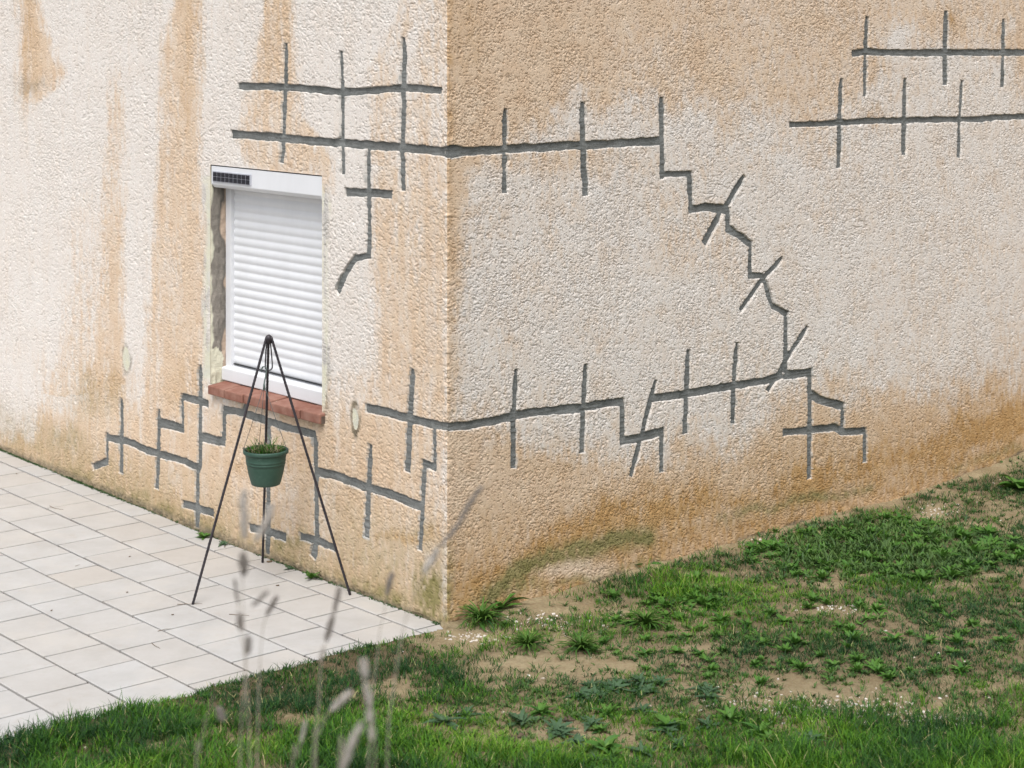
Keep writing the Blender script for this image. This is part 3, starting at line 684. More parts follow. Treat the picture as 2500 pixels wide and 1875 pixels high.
damp = np.maximum(damp, .55 * np.exp(-((pxg - 1950) / 350) ** 2 - ((pyg - 1400) / 110) ** 2))
gr = mobj('ground', np_mesh('ground', np.stack([XX, YY, ZG], -1).reshape(-1, 3), quads=q, attrs={'damp': damp}), soil_material()); tag(gr, 'bare sandy soil beside the house', kind='structure')

# ------------------------------------------------------------------ grass
def leaf_material(name, cols, rough=.6, trans=.15):
    m, t, b = mat(name, rough, .25)
    at = N(t, 'ShaderNodeAttribute', attribute_name='tint')
    rp = t.nodes.new('ShaderNodeValToRGB'); e = rp.color_ramp.elements
    e[0].position = 0; e[0].color = (*cols[0], 1); e[1].position = 1; e[1].color = (*cols[-1], 1)
    for i, c in enumerate(cols[1:-1]): n_ = e.new((i + 1) / (len(cols) - 1)); n_.color = (*c, 1)
    t.links.new(at.outputs['Fac'], rp.inputs[0]); t.links.new(rp.outputs[0], b.inputs['Base Color'])
    tr = t.nodes.new('ShaderNodeBsdfTranslucent'); t.links.new(rp.outputs[0], tr.inputs[0])
    ms = t.nodes.new('ShaderNodeMixShader'); ms.inputs[0].default_value = trans
    out = t.nodes['Material Output']; t.links.new(b.outputs[0], ms.inputs[1]); t.links.new(tr.outputs[0], ms.inputs[2]); t.links.new(ms.outputs[0], out.inputs[0]); return m
M['grass'] = leaf_material('grass_blade', [(.018, .060, .018), (.032, .105, .012), (.075, .205, .010), (.17, .31, .022), (.38, .35, .16)])
M['weed'] = leaf_material('broad_leaf', [(.04, .11, .03), (.06, .16, .025), (.085, .19, .03), (.15, .27, .065)], .5, .2)
M['blue'] = leaf_material('thistle_leaf', [(.045, .095, .045), (.08, .14, .07)], .6, .15)
M['cover'] = leaf_material('ground_cover_leaf', [(.05, .10, .04), (.08, .15, .04), (.12, .20, .05)], .6, .25)
rs = np.random.default_rng(5)
def rosette_scatter(n):
    Y = 5.9 + (12.6 - 5.9) * rs.random(n) ** 1.25; X = (rs.random(n) * 2 - 1) * (.32 * Y) + .0
    return X, Y
def blades(X, Y, Z, h, wd, lean, az_, tint, name, mat_, label):
    n = len(X); dx, dy = np.cos(az_), np.sin(az_); sx, sy = -dy, dx
    tw = rs.uniform(-1, 1, n); sx, sy = sx * np.cos(tw) + dx * np.sin(tw), sy * np.cos(tw) + dy * np.sin(tw)
    V = np.empty((n, 7, 3), np.float32)
    for k, (f, wf) in enumerate(((0, .8), (.35, 1), (.72, .75))):
        l = lean * h * f ** 1.8; hh = h * f * np.sqrt(np.clip(1 - (lean * f * .55) ** 2, .1, 1))
        for s_ in (0, 1):
            o = wd * wf * (s_ - .5)
            V[:, k * 2 + s_, 0] = X + dx * l + sx * o; V[:, k * 2 + s_, 1] = Y + dy * l + sy * o; V[:, k * 2 + s_, 2] = Z + hh
    V[:, 6, 0] = X + dx * lean * h; V[:, 6, 1] = Y + dy * lean * h; V[:, 6, 2] = Z + h * np.sqrt(np.clip(1 - (lean * .62) ** 2, .08, 1))
    b0 = np.arange(n)[:, None] * 7
    Q_ = np.concatenate([b0 + np.array([[0, 1, 3, 2]]), b0 + np.array([[2, 3, 5, 4]])]); T_ = b0 + np.array([[4, 5, 6]])
    me = np_mesh(name, V.reshape(-1, 3), quads=Q_, tris=T_, attrs={'tint': np.repeat(tint, 7)})
    return tag(mobj(name, me, mat_), label, kind='stuff')
# tufts, then blades round each tuft
nt_ = 75000
X, Y = rosette_scatter(nt_); a, p = ap(X, Y)
Z = soil_z(X, Y); d, px, py = dens(X, Y, Z)
ea = np.interp(p, EP, EA) + .05 * fbm(X * 6, Y * 6, 3, 3)
ok = ((a < -.07) | ((a < -.015) & (p < .01)) | ((a < ea + .005) & (p > .1))) & (p > -.0 + .015 - 99 * (a < 0)) & (rs.random(nt_) < d ** 1.3)
# in front of the right wall only
inner = (X - C[0]) * A[0] + (Y - C[1]) * A[1]
ok &= (inner < -.012) | (a > -.075) & (p > .1)
ok &= ~((p < 0) & (a > -.02))
X, Y, Z, d, px, py = [v[ok] for v in (X, Y, Z, d, px, py)]
nb_ = rs.integers(5, 13, len(X)); R_ = np.repeat(np.arange(len(X)), nb_); n = len(R_)
th = rs.uniform(0, 6.283, n); rr = .020 * np.sqrt(rs.random(n))
bx_, by_ = X[R_] + rr * np.cos(th), Y[R_] + rr * np.sin(th)
tall = (.60 + .50 * ss(1480, 1640, py) + .35 * np.exp(-((px - 1460) / 130) ** 2 - ((py - 1280) / 60) ** 2)) * (.75 + .9 * np.clip(fbm(X * 5, Y * 5, 4, 3) + .3, 0, 1))
short = np.exp(-(((px - 1230) / 260) ** 2 + ((py - 1590) / 42) ** 2) ** 1.4)
tall = tall * (1 - .55 * short)
hh = (.020 + .034 * rs.random(n)) * tall[R_] * (1 + .5 * (rs.random(n) < .08))
tb = .22 + .10 * ss(900, 1300, px) * ss(1400, 1600, py) + .60 * fbm(X * 2.3, Y * 2.3, 7, 4) + .16 * fbm(X * 9, Y * 9, 3, 2) - .1 * ss(1500, 2100, px)
tb = tb + .22 * np.exp(-((px - 1500) / 150) ** 2 - ((py - 1290) / 50) ** 2) + .12 * np.exp(-((px - 2000) / 300) ** 2 - ((py - 1230) / 90) ** 2)
tt = np.clip(tb[R_] + rs.normal(0, .17, n), 0, .85); tt = np.where(rs.random(n) < .025, 1, tt)
zz = soil_z(bx_, by_)
blades(bx_, by_, np.minimum(zz, Z[R_] + .02) - .003, hh, rs.uniform(.0018, .0036, n), rs.uniform(.25, 1.15, n), th + rs.normal(0, .7, n), tt, 'grass', M['grass'], 'short green lawn grass with thin and bare places')
print('blades', n)
# low broad ground cover
nt_ = 52000
X, Y = rosette_scatter(nt_); Z = soil_z(X, Y); d, px, py = dens(X, Y, Z); a, p = ap(X, Y)
thick = np.exp(-(((px - 1900) / 300) ** 2 + ((py - 1195) / 70) ** 2) ** 1.5)
cov = np.clip(d * (.35 + 1.1 * (fbm(X * 3.5, Y * 3.5, 12, 4) + .1)) + .07 + .5 * thick, 0, 1) * ss(1000, 1250, px + .6 * (py - 1400))
ok = (rs.random(nt_) < cov) & (a < np.where(p > 0, -.09, -.02))
X, Y, Z, thick = X[ok], Y[ok], Z[ok], thick[ok]; nb_ = rs.integers(4, 9, len(X)); R_ = np.repeat(np.arange(len(X)), nb_); n = len(R_); th = rs.uniform(0, 6.283, n)
blades(X[R_] + .006 * np.cos(th), Y[R_] + .006 * np.sin(th), Z[R_], rs.uniform(.010, .026, n) * (1 + 1.1 * thick[R_]), rs.uniform(.003, .0075, n) * (1 + .6 * thick[R_]), rs.uniform(.7, 1.5, n) * (1 - .35 * thick[R_]), th, np.clip(rs.normal(.45, .2, n) + .4 * fbm(X * 3, Y * 3, 2, 3)[R_], 0, 1), 'ground_cover', M['cover'], 'low small leaved plants creeping between the grass')

# gravel
def gravel():
    n = 5200; X, Y = rosette_scatter(n); Z = soil_z(X, Y); a, p = ap(X, Y); d, px, py = dens(X, Y, Z)
    pr = .10 + .6 * np.exp(-((px - 1760) / 230) ** 2 - ((py - 1508) / 30) ** 2) + .8 * np.exp(-((px - 2050) / 130) ** 2 - ((py - 1530) / 22) ** 2) + .5 * np.exp(-((px - 1200) / 220) ** 2 - ((py - 1318) / 24) ** 2) + .5 * np.exp(-((px - 2020) / 90) ** 2 - ((py - 1112) / 14) ** 2) + .5 * np.exp(-((px - 1800) / 90) ** 2 - ((py - 1312) / 14) ** 2) + .5 * np.exp(-((px - 1000) / 60) ** 2 - ((py - 1358) / 10) ** 2)
    ok = (rs.random(n) < pr) & (a < np.where(p > 0, -.1, -.012)); X, Y, Z = X[ok], Y[ok], Z[ok]
    # more in the gravelly strip
    for (cx, cy, sx, sy, m_) in ((1780, 1508, 200, 17, 360), (2040, 1528, 120, 12, 150), (1190, 1322, 130, 12, 110), (1030, 1352, 60, 6, 70), (1640, 1168, 70, 7, 50), (2030, 1105, 45, 8, 60), (1810, 1308, 60, 8, 60)):
        gx = rs.normal(cx, sx * .6, m_) * K; gy = rs.normal(cy, sy * .8, m_) * K
        dd = (H - .03) * F / (gy - HY); x_ = (gx - CX) / F * dd; kk = ap(x_, dd)[0] < np.where(ap(x_, dd)[1] > 0, -.1, -.012)
        X = np.append(X, x_[kk]); Y = np.append(Y, dd[kk])
    Z = soil_z(X, Y); n = len(X)
    ico = bmesh.new(); bmesh.ops.create_icosphere(ico, subdivisions=1, radius=1); iv = np.array([v.co[:] for v in ico.verts]); it = np.array([[v.index for v in f.verts] for f in ico.faces]); ico.free()
    sz = .0022 + .0052 * rs.random(n) ** 3 + .0015 * rs.random(n)
    sc = sz[:, None, None] * np.stack([rs.uniform(.7, 1.5, n), rs.uniform(.7, 1.3, n), rs.uniform(.4, .8, n)], -1)[:, None, :]
    vv = iv[None] * (1 + rs.normal(0, .16, (n, len(iv), 1))) * sc
    an = rs.uniform(0, 6.28, n)[:, None]; x_, y_ = vv[..., 0].copy(), vv[..., 1].copy()
    vv[..., 0] = x_ * np.cos(an) - y_ * np.sin(an) + X[:, None]; vv[..., 1] = x_ * np.sin(an) + y_ * np.cos(an) + Y[:, None]; vv[..., 2] += Z[:, None] + sz[:, None] * .25
    T_ = (np.arange(n)[:, None, None] * len(iv) + it[None]).reshape(-1, 3)
    m, t, b = mat('limestone_gravel', .9, .2); at = N(t, 'ShaderNodeAttribute', attribute_name='tint')
    t.links.new(mix(t, at.outputs['Fac'], (.40, .31, .22), (.66, .62, .57)), b.inputs['Base Color'])
    me = np_mesh('gravel', vv.reshape(-1, 3), tris=T_, smooth=False, attrs={'tint': np.repeat(rs.random(n) ** .6, len(iv))})
    tag(mobj('gravel', me, m), 'small pale stones strewn on the bare soil', kind='stuff')
gravel()

# ------------------------------------------------------------------ leafy plants
def leafy(seed, nl, L, W, el0, el1, droop, mat_, name, notch=0.0, hgt_=0.0):
    r = np.random.default_rng(seed); V = []; Q = []; tint = []
    for i in range(nl):
        az_ = i * 2.39996 + r.normal(0, .25); f = i / nl; l = L * r.uniform(.65, 1.15) * (1 - .35 * f); wd = W * r.uniform(.8, 1.2) * (1 - .25 * f)
        e = math.radians(el0 + (el1 - el0) * f + r.normal(0, 7)); tn = float(np.clip(r.normal(.45, .18) + .25 * f, 0, 1)); ns_ = 9
        x = 0; z = hgt_ * f; b0 = len(V); tw = r.normal(0, .25); bow = r.normal(0, .3)
        for k in range(ns_ + 1):
            q_ = k / ns_; ww = wd * (math.sin(math.pi * min(q_ ** .75 * .98 + .02, 1)) ** .8 * .5) * (.25 + .75 * min(1, q_ * 3)) + .0006
            if notch and k % 2: ww *= 1 - notch
            ee_ = e - droop * q_; azk = az_ + bow * q_
            if k: x += l / ns_ * math.cos(ee_); z += l / ns_ * math.sin(ee_)
            cx_, cy_ = x * math.cos(azk), x * math.sin(azk)
            for s_ in (-1, 0, 1):
                up = abs(s_) * ww * .35 + s_ * ww * math.sin(tw)
                V.append((cx_ - math.sin(azk) * ww * s_, cy_ + math.cos(azk) * ww * s_, max(z + up, .0008))); tint.append(tn - (.12 if s_ == 0 else 0))
        for k in range(ns_):
            for s_ in (0, 1):
                p_ = b0 + k * 3 + s_; Q.append((p_, p_ + 1, p_ + 4, p_ + 3))
    me = np_mesh(name, np.array(V), quads=Q, attrs={'tint': np.array(tint)}); me.materials.append(mat_); return me
kinds = [leafy(1, 20, .055, .013, 18, 66, .55, M['weed'], 'rosette_leaves'), leafy(2, 24, .050, .0115, 25, 78, .5, M['weed'], 'rosette_leaves'), leafy(3, 18, .062, .015, 15, 62, .6, M['weed'], 'rosette_leaves'),
         leafy(4, 14, .065, .018, 12, 50, .5, M['blue'], 'rosette_leaves', .35), leafy(5, 24, .060, .014, 35, 80, .5, M['weed'], 'rosette_leaves'), leafy(6, 10, .060, .012, 12, 48, .4, M['weed'], 'rosette_leaves', .3)]
def ground_pt(xd, yd):
    z = 0.0
    for _ in range(6):
        g = on_ground(xd * K, yd * K, z); z = float(soil_z(g[0], g[1]))
        a_, p_ = ap(g[0], g[1])
        if a_ > -.05 and a_ > float(np.interp(p_, EP, EA)): z = float(patio_z(a_))
    return Vector((g[0], g[1], z))
def plant(me, loc, label, sc=1.0, name='weed_plant', group=None, cat='weed', rz=None, tilt=0):
    o = bpy.data.objects.new(name, me); o.location = loc; o.scale = (sc, sc, sc); o.rotation_euler = (tilt, 0, random.uniform(0, 6.28) if rz is None else rz)
    return tag(link(o), label, cat, group)
# the lawn's rosettes
pts = []
def sc_zone(cx, cy, rx, ry, n, ks, s0, s1, lab, grp):
    k_ = 0; tries = 0
    while k_ < n and tries < n * 40:
        tries += 1
        x = random.uniform(cx - rx, cx + rx); y = random.uniform(cy - ry, cy + ry)
        by = np.interp(x, [967, 1125, 1286, 1541, 1728, 1904, 2074, 2212], [1345, 1304, 1259, 1189, 1130, 1092, 1031, 979]) + 24
        if ((x - cx) / rx) ** 2 + ((y - cy) / ry) ** 2 > 1 or y < by or x > 2250 or y > 1680: continue
        if any(abs(x - u) < 13 and abs(y - v) < 8 for u, v in pts): continue
        if 1480 < y < 1530 and 1560 < x < 2120 and random.random() < .8: continue
        xx = (x - cx) / rx; yy = (y - cy) / ry
        w1 = 'left' if xx < -.33 else 'right' if xx > .33 else 'middle'; w2 = 'upper' if yy < 0 else 'lower'
        pts.append((x, y)); plant(kinds[random.choice(ks)], ground_pt(x, y), lab % (w2 + ' ' + w1), random.uniform(s0, s1), 'weed_rosette', grp); k_ += 1
sc_zone(1910, 1190, 310, 72, 125, [0, 1, 2, 4], .8, 1.5, 'broad leaved weed, %s part of the thick patch by the right wall', 'broad leaved weeds in the thick patch below the right wall')
sc_zone(1740, 1385, 480, 105, 105, [0, 1, 5, 4], .6, 1.3, 'small leafy rosette in the %s part of the half bare ground', 'leafy rosettes on the half bare ground')
sc_zone(1450, 1285, 130, 55, 16, [4, 2], .9, 1.3, 'leafy weed in the %s part of the long grass by the right wall', 'weeds in the long grass by the right wall')
sc_zone(1330, 1595, 560, 62, 28, [3, 0, 3], .9, 1.6, 'bluish toothed rosette in the %s part of the foreground grass', 'bluish rosettes in the foreground grass')
sc_zone(1400, 1500, 170, 30, 14, [3], .9, 1.4, 'grey green rosette in the %s part of the sandy bare patch', 'grey green rosettes on the sandy patch')
big = leafy(21, 16, .095, .030, 40, 80, .9, M['weed'], 'big_leaves'); dark = leafy(22, 18, .12, .045, 25, 70, .9, M['weed'], 'big_leaves')
M['tuft'] = leaf_material('tuft_blade', [(.025, .08, .02), (.06, .14, .02), (.10, .19, .03)])
tuft = leafy(23, 110, .085, .0038, 40, 88, 1.2, M['tuft'], 'tuft_blades'); sprig = leafy(24, 22, .030, .009, 5, 60, .4, M['weed'], 'sprig_leaves', 0, .10)
L_ = [(big, 1075, 1322, 'leafy green weed against the foot of the right wall nearest the house corner', 1.55, 0), (tuft, 1040, 1345, 'long bladed grass tuft leaning beside the house corner', 1.9, 0),
      (big, 1378, 1240, 'dark toothed weed touching the right wall, first in the row of tall weeds', 1.4, 0), (sprig, 1455, 1222, 'upright leafy sprig against the right wall, left one of a pair', 1.6, 0),
      (sprig, 1492, 1210, 'upright leafy sprig against the right wall, right one of a pair', 1.6, 0), (sprig, 1642, 1172, 'thin lone green sprig growing at the right wall under the slanting mortar slot', 1.1, 0),
      (dark, 2145, 1045, 'big dark leaved weed at the right wall, left of the pair at the photo edge', 1.6, 0), (dark, 2205, 1060, 'big dark leaved weed at the right edge of the photo by the wall', 1.4, 0),
      (tuft, 1140, 1398, 'arching grass tuft on bare soil, left one of two', 1.5, 0), (tuft, 1255, 1405, 'arching grass tuft on bare soil, right one of two', 1.6, 0),
      (tuft, 1395, 1352, 'wide arching grass tuft in front of the long grass', 1.6, 0), (tuft, 1090, 1352, 'small grass tuft on stony soil beside the house corner weed', .55, 0),
      (big, 1310, 1625, 'spiky dark green rosette in the foreground grass at the bottom centre', 1.0, 0),
      (kinds[0], 441, 1162, 'bright green rosette between the patio and the left wall, left of the tripod leg', 1.15, 0), (kinds[3], 482, 1177, 'dull blue green rosette between the patio and the left wall, right of the tripod leg', .75, 0),
      (kinds[3], 625, 1230, 'tiny grey green rosette at the wall foot between the tripod legs', .55, 0), (kinds[4], 672, 1251, 'bright green rosette under the slanting mortar slot at the patio edge', 1.0, 0)]
for me_, x, y, lab, sc, tl in L_:
    plant(me_, ground_pt(x, y), lab, sc, 'grass_tuft' if me_ is tuft else 'weed_plant', None, 'grass tuft' if me_ is tuft else 'weed')
M['dead'] = simple('dead_leaf', (.045, .032, .025), (.13, .09, .06), 60, .8)
for x, y, lab, sc in ((1926, 1116, 'dark curled dead leaf above the thick leafy patch, left one', 1.3), (1960, 1108, 'dark curled dead leaf above the thick leafy patch, right one', 1.3), (1815, 1170, 'upright dark dead leaf inside the thick leafy patch', 1.5), (1230, 1560, 'dead leaf between bare patch and foreground grass', 1.1),
                      (1118, 1595, 'dark dead leaf in the foreground grass', 1.5), (795, 1512, 'pale dead leaf on the lawn edge', .9), (1515, 1330, 'small dead leaf behind the grass tuft', .8), (2085, 1118, 'brown dead leaf near the wall at the right', 1.2), (1480, 1442, 'dead leaf on sandy soil', .9), (1700, 1352, 'dead leaf on half bare soil', .9)):
    me = leafy(int(x), 2, .034, .022, 25, 60, 1.5, M['dead'], 'dead_leaf_blade'); plant(me, ground_pt(x, y) + Vector((0, 0, .004)), lab, sc, 'dead_leaf', None, 'dead leaf')
# moss along the foot of the left wall
def moss():
    V = []; n = 2600; u = rs.uniform(.03, 4.4, n); keep_ = rs.random(n) < (.25 + .75 * np.clip(.3 + 1.6 * fbm(u * 3, u * 0, 3, 3), 0, 1)) * np.where(u > 2.6, .75, .25); u = u[keep_]; n = len(u)
    p_ = rs.uniform(.004, .02, n); X, Y = from_ap(u, p_); Z = patio_z(u) - .004
    th = rs.uniform(0, 6.28, n)
    nb_ = 5; R_ = np.repeat(np.arange(n), nb_); m_ = len(R_); th = rs.uniform(0, 6.28, m_)
    blades(X[R_] + rs.normal(0, .004, m_), Y[R_] + rs.normal(0, .004, m_), Z[R_], rs.uniform(.005, .014, m_), rs.uniform(.003, .006, m_), rs.uniform(.3, 1.0, m_), th, rs.uniform(0, .3, m_), 'moss', M['cover'], 'dark green moss along the foot of the left wall')
moss()

# ------------------------------------------------------------------ tripod, pot and plant
feet = []
for x, y in ((470.5, 1476), (855, 1453), (641, 1374)):
    g = on_ground(x, y, -.03); feet.append(Vector((g[0], g[1], -.0295)))
apx = (feet[0] + feet[1] + feet[2]) / 3; dA = apx.y
top = Vector((apx.x, apx.y, H - (822 - HY) / F * dA))
tri = empty('plant_tripod', (apx.x, apx.y, -.03), 'black three legged steel rod stand in front of the shuttered window', 'plant stand')
T0 = tri.location
def metal():
    m, t, b = mat('black_steel', .42, .5); b.inputs['Metallic'].default_value = .3
    t.links.new(mix(t, tnoise(t, 30, 4), (.018, .017, .022), (.045, .038, .045)), b.inputs['Base Color']); bump(t, b, tnoise(t, 200, 2), .2, .001); return m
M['steel'] = metal()
for i, f_ in enumerate(feet):
    dirn = (f_ - top).normalized(); side = Vector((f_.x - top.x, f_.y - top.y, 0)).normalized() * .012
    t1 = top + side - T0; t2 = f_ - T0; ptsl = []; rl = []; nseg = 150
    for k in range(nseg + 1):
        ptsl.append(t1.lerp(t2, k / nseg)); rl.append(.0056 + (.0009 if k % 2 else 0))
    mb = MB(); mb.tube(ptsl, rl, 8); mb.build('leg', M['steel'], tri, True)
cp = MB(); cp.tube([top - T0 + Vector((0, 0, -.03)), top - T0 + Vector((0, 0, -.004)), top - T0 + Vector((0, 0, .004)), top - T0 + Vector((0, 0, .010))], [.016, .0165, .013, .004], 14); cp.build('apex_knot', M['steel'], tri, True)
hb = Vector((top.x, top.y, H - (903 - HY) / F * dA)); lp = []
for k in range(25):
    q_ = k / 24; ang_ = math.pi * q_
    lp.append(top - T0 + Vector((-.009 - .008 * math.sin(ang_) if k < 12 else .003 + .013 * math.sin(ang_), 0, 0)) if 0 else Vector((math.cos(ang_) * -.014, 0, 0)))
zt_ = top.z - T0.z - .01; zb_ = hb.z - T0.z
lp = [Vector((-.006, 0, zt_)), Vector((-.013, 0, zt_ - .05)), Vector((-.016, 0, zb_ + .03))] + [Vector((-.016 * math.cos(math.pi * k / 8), 0, zb_ + .012 - .014 * math.sin(math.pi * k / 8))) for k in range(9)] + [Vector((.016, 0, zb_ + .03)), Vector((.011, 0, zt_ - .05)), Vector((.005, 0, zt_))]
lo = MB(); lo.tube(lp, .0032, 8); lo.build('hanging_loop', M['steel'], tri, True)
pz = H - (1183 - HY) / F * dA; rz_ = H - (1097 - HY) / F * dA; PH = rz_ - pz
pcx = (649 - CX) / F * dA
pot = empty('hanging_pot', (pcx, apx.y, pz), 'green plastic flower pot hanging by wires from the black tripod', 'flower pot')
m, t, b = mat('green_plastic', .5, .35); c = mix(t, tnoise(t, 12, 5, .7), (.028, .070, .050), (.045, .095, .070)); c = mix(t, tnoise(t, 40, 4, .7, lo=.6, hi=.85), c, (.10, .15, .125)); t.links.new(c, b.inputs['Base Color']); M['pot'] = m
mb = MB()
prof = [(0, 0), (.060, 0), (.066, .003), (.070, .015), (.080, .05), (.0868, .085), (.089, .098), (.0905, .0985), (.0905, .1015), (.0895, .103), (.0905, .110), (.092, .1105), (.092, .1135), (.091, .115), (.0935, .130), (.0945, PH - .016)]
prof_in = [(.0895, PH - .016), (.082, .09), (.07, .03), (0, .02)]
mb.lathe(prof, 56); mb.build('pot_body', M['pot'], pot, True)
mb = MB(); mb.lathe([(.0945, PH - .018), (.1015, PH - .018), (.1045, PH - .014), (.105, PH - .004), (.1025, PH), (.098, PH + .0005), (.094, PH - .004), (.0925, PH - .016), (.0905, PH - .05)], 56)
mb.build('pot_rim', M['pot'], pot, True)
ears = []
for ang_ in (math.radians(188), math.radians(115), math.radians(-12)):
    ears.append(Vector((math.cos(ang_) * .101, math.sin(ang_) * .101, PH + .002)))
jn = Vector(((645 - 649) / F * dA, 0, H - (940 - HY) / F * dA - pz))
mb = MB()
for e_ in ears:
    mb.tube([e_ + Vector((0, 0, -.014)), e_ + Vector((0, 0, .004)), e_.lerp(jn, .5) + Vector((0, 0, -.004)), jn + Vector((0, 0, 0))], .0013, 6)
    mb.tube([e_ + Vector((.004 * math.cos(k * math.pi / 4), 0, .004 + .005 * math.sin(k * math.pi / 4))) for k in range(9)], .0014, 6)
mb.build('hanger_wires', simple('grey_wire', (.07, .085, .085), (.11, .12, .12), 40, .5), pot, True)
mb = MB(); zc = hb.z - pz + .002; xo = jn.x
hk = [Vector((xo, 0, jn.z - .01)), Vector((xo + .001, 0, jn.z + .015)), Vector((xo + .006, 0, jn.z + .035)), Vector((xo + .009, 0, zc - .016)), Vector((xo + .011, 0, zc + .002)), Vector((xo + .004, 0, zc + .013)), Vector((xo - .006, 0, zc + .012)), Vector((xo - .012, 0, zc + .001)), Vector((xo - .011, 0, zc - .010))]
mb.tube(hk, .0035, 8); mb.tube([Vector((xo, 0, jn.z - .022)), Vector((xo, 0, jn.z)), Vector((xo, 0, jn.z + .008))], [.005, .0055, .004], 8)
mb.build('hook', simple('green_grey_hook', (.10, .14, .13), (.16, .20, .19), 40, .5), pot, True)
mb = MB(); mb.lathe([(0, PH - .020), (.05, PH - .018), (.0915, PH - .021)], 40); mb.build('potting_soil', simple('potting_soil', (.05, .035, .022), (.11, .08, .05), 60, .95, .1, .8, .004, 150), pot, True)
# the plant in it
n = 1100; th = rs.uniform(0, 6.283, n); rr = .078 * np.sqrt(rs.random(n)); px_ = pcx + rr * np.cos(th); py_ = apx.y + rr * np.sin(th)
dirs = th + rs.normal(0, 1.3, n); hh = rs.uniform(.014, .042, n) * (1 + 1.1 * (rs.random(n) < .06)); px_ = px_ + .012 * (rs.random(n) < .08)
root = empty('potted_plant', (pcx, apx.y, rz_ - .018), 'straggly half dry green plant growing in the green hanging pot', 'plant')
def pl(sel, name, mat_, tint):
    n_ = int(sel.sum()); o = blades(px_[sel] - pcx, py_[sel] - apx.y, np.zeros(n_), hh[sel], rs.uniform(.0018, .004, n_), rs.uniform(.3, 1.3, n_), dirs[sel], tint(n_), name, mat_, None)
    del o['kind']; o.parent = root
sel = rs.random(n) < .72
pl(sel, 'green_leaves', M['grass'], lambda k: rs.uniform(.0, .5, k)); pl(~sel, 'dry_stems', simple('dry_stem', (.20, .15, .09), (.33, .27, .19), 30, .9), lambda k: rs.random(k))

# ------------------------------------------------------------------ twigs and bits on the patio
M['twig'] = simple('dry_twig', (.10, .07, .045), (.20, .15, .10), 40, .9)
def twig(pz5, label, r=.0016):
    P_ = []
    for x, y in pz5:
        g = on_ground(x / 2.765, 1050 + y / 2.765, -.026); P_.append(Vector((g[0], g[1], float(patio_z(ap(g[0], g[1])[0])) + r + .001)))
    c0 = P_[0].copy(); Q_ = [p_ - c0 for p_ in P_]; fine_ = []
    for i in range(len(Q_) - 1):
        for k in range(4): q_ = Q_[i].lerp(Q_[i + 1], k / 4); fine_.append(q_ + Vector((random.gauss(0, .0012), random.gauss(0, .0012), abs(random.gauss(0, .001)))))
    fine_.append(Q_[-1]); mb = MB(); mb.tube(fine_, [r * (1 - .6 * i / len(fine_)) for i in range(len(fine_))], 6); o = mb.build('twig', M['twig'], None, True, c0); tag(o, label, 'twig')
twig([(1200, 1175), (1280, 1172), (1365, 1170)], 'thin dry twig lying at the foot of the front left tripod leg')
twig([(335, 535), (380, 550), (428, 556)], 'thin curved twig on the patio tiles near the left wall foot')
twig([(1065, 1357), (1110, 1343), (1157, 1340)], 'straight twig on the tiles below the front left tripod leg')
twig([(1025, 1435), (1045, 1458), (1082, 1472)], 'short hooked twig on the tiles nearest the lawn')
twig([(1548, 1240), (1610, 1248), (1682, 1250)], 'twig on the tiles right of the front left tripod leg')
twig([(508, 918), (540, 908)], 'tiny twig bit on a tile in the middle of the patio', .0012)
for x, y, lab, s_ in ((112, 328, 'dark crumb on the tile at the far left', 1), (1820, 886, 'curled dark leaf by the back tripod leg', 2.4), (1517, 786, 'small dark crumb on the tile beside the left wall', 1), (1873, 1047, 'pair-like dark crumb on the tile right of the tripod', 1.2),
                      (876, 852, 'dark crumb on a tile in the middle of the patio', 1), (1165, 1243, 'dark crumb left of the front tripod foot', .9), (348, 1215, 'dark crumb on the lower left tiles', .9), (858, 1092, 'round crumb on the middle tiles', .8)):
    g = on_ground(x / 2.765, 1050 + y / 2.765, -.026); mb = MB()
    b_ = bmesh.new(); bmesh.ops.create_icosphere(b_, subdivisions=2, radius=.0042 * s_)
    for v in b_.verts: v.co = Vector((v.co.x * 1.7, v.co.y * .9, v.co.z * .5)) * random.uniform(.75, 1.25)
    mb.add(b_); o = mb.build('leaf_crumb', M['twig'], None, True, Vector((g[0], g[1], float(patio_z(ap(g[0], g[1])[0])) + .003))); o.rotation_euler.z = random.uniform(0, 3); tag(o, lab, 'leaf litter')

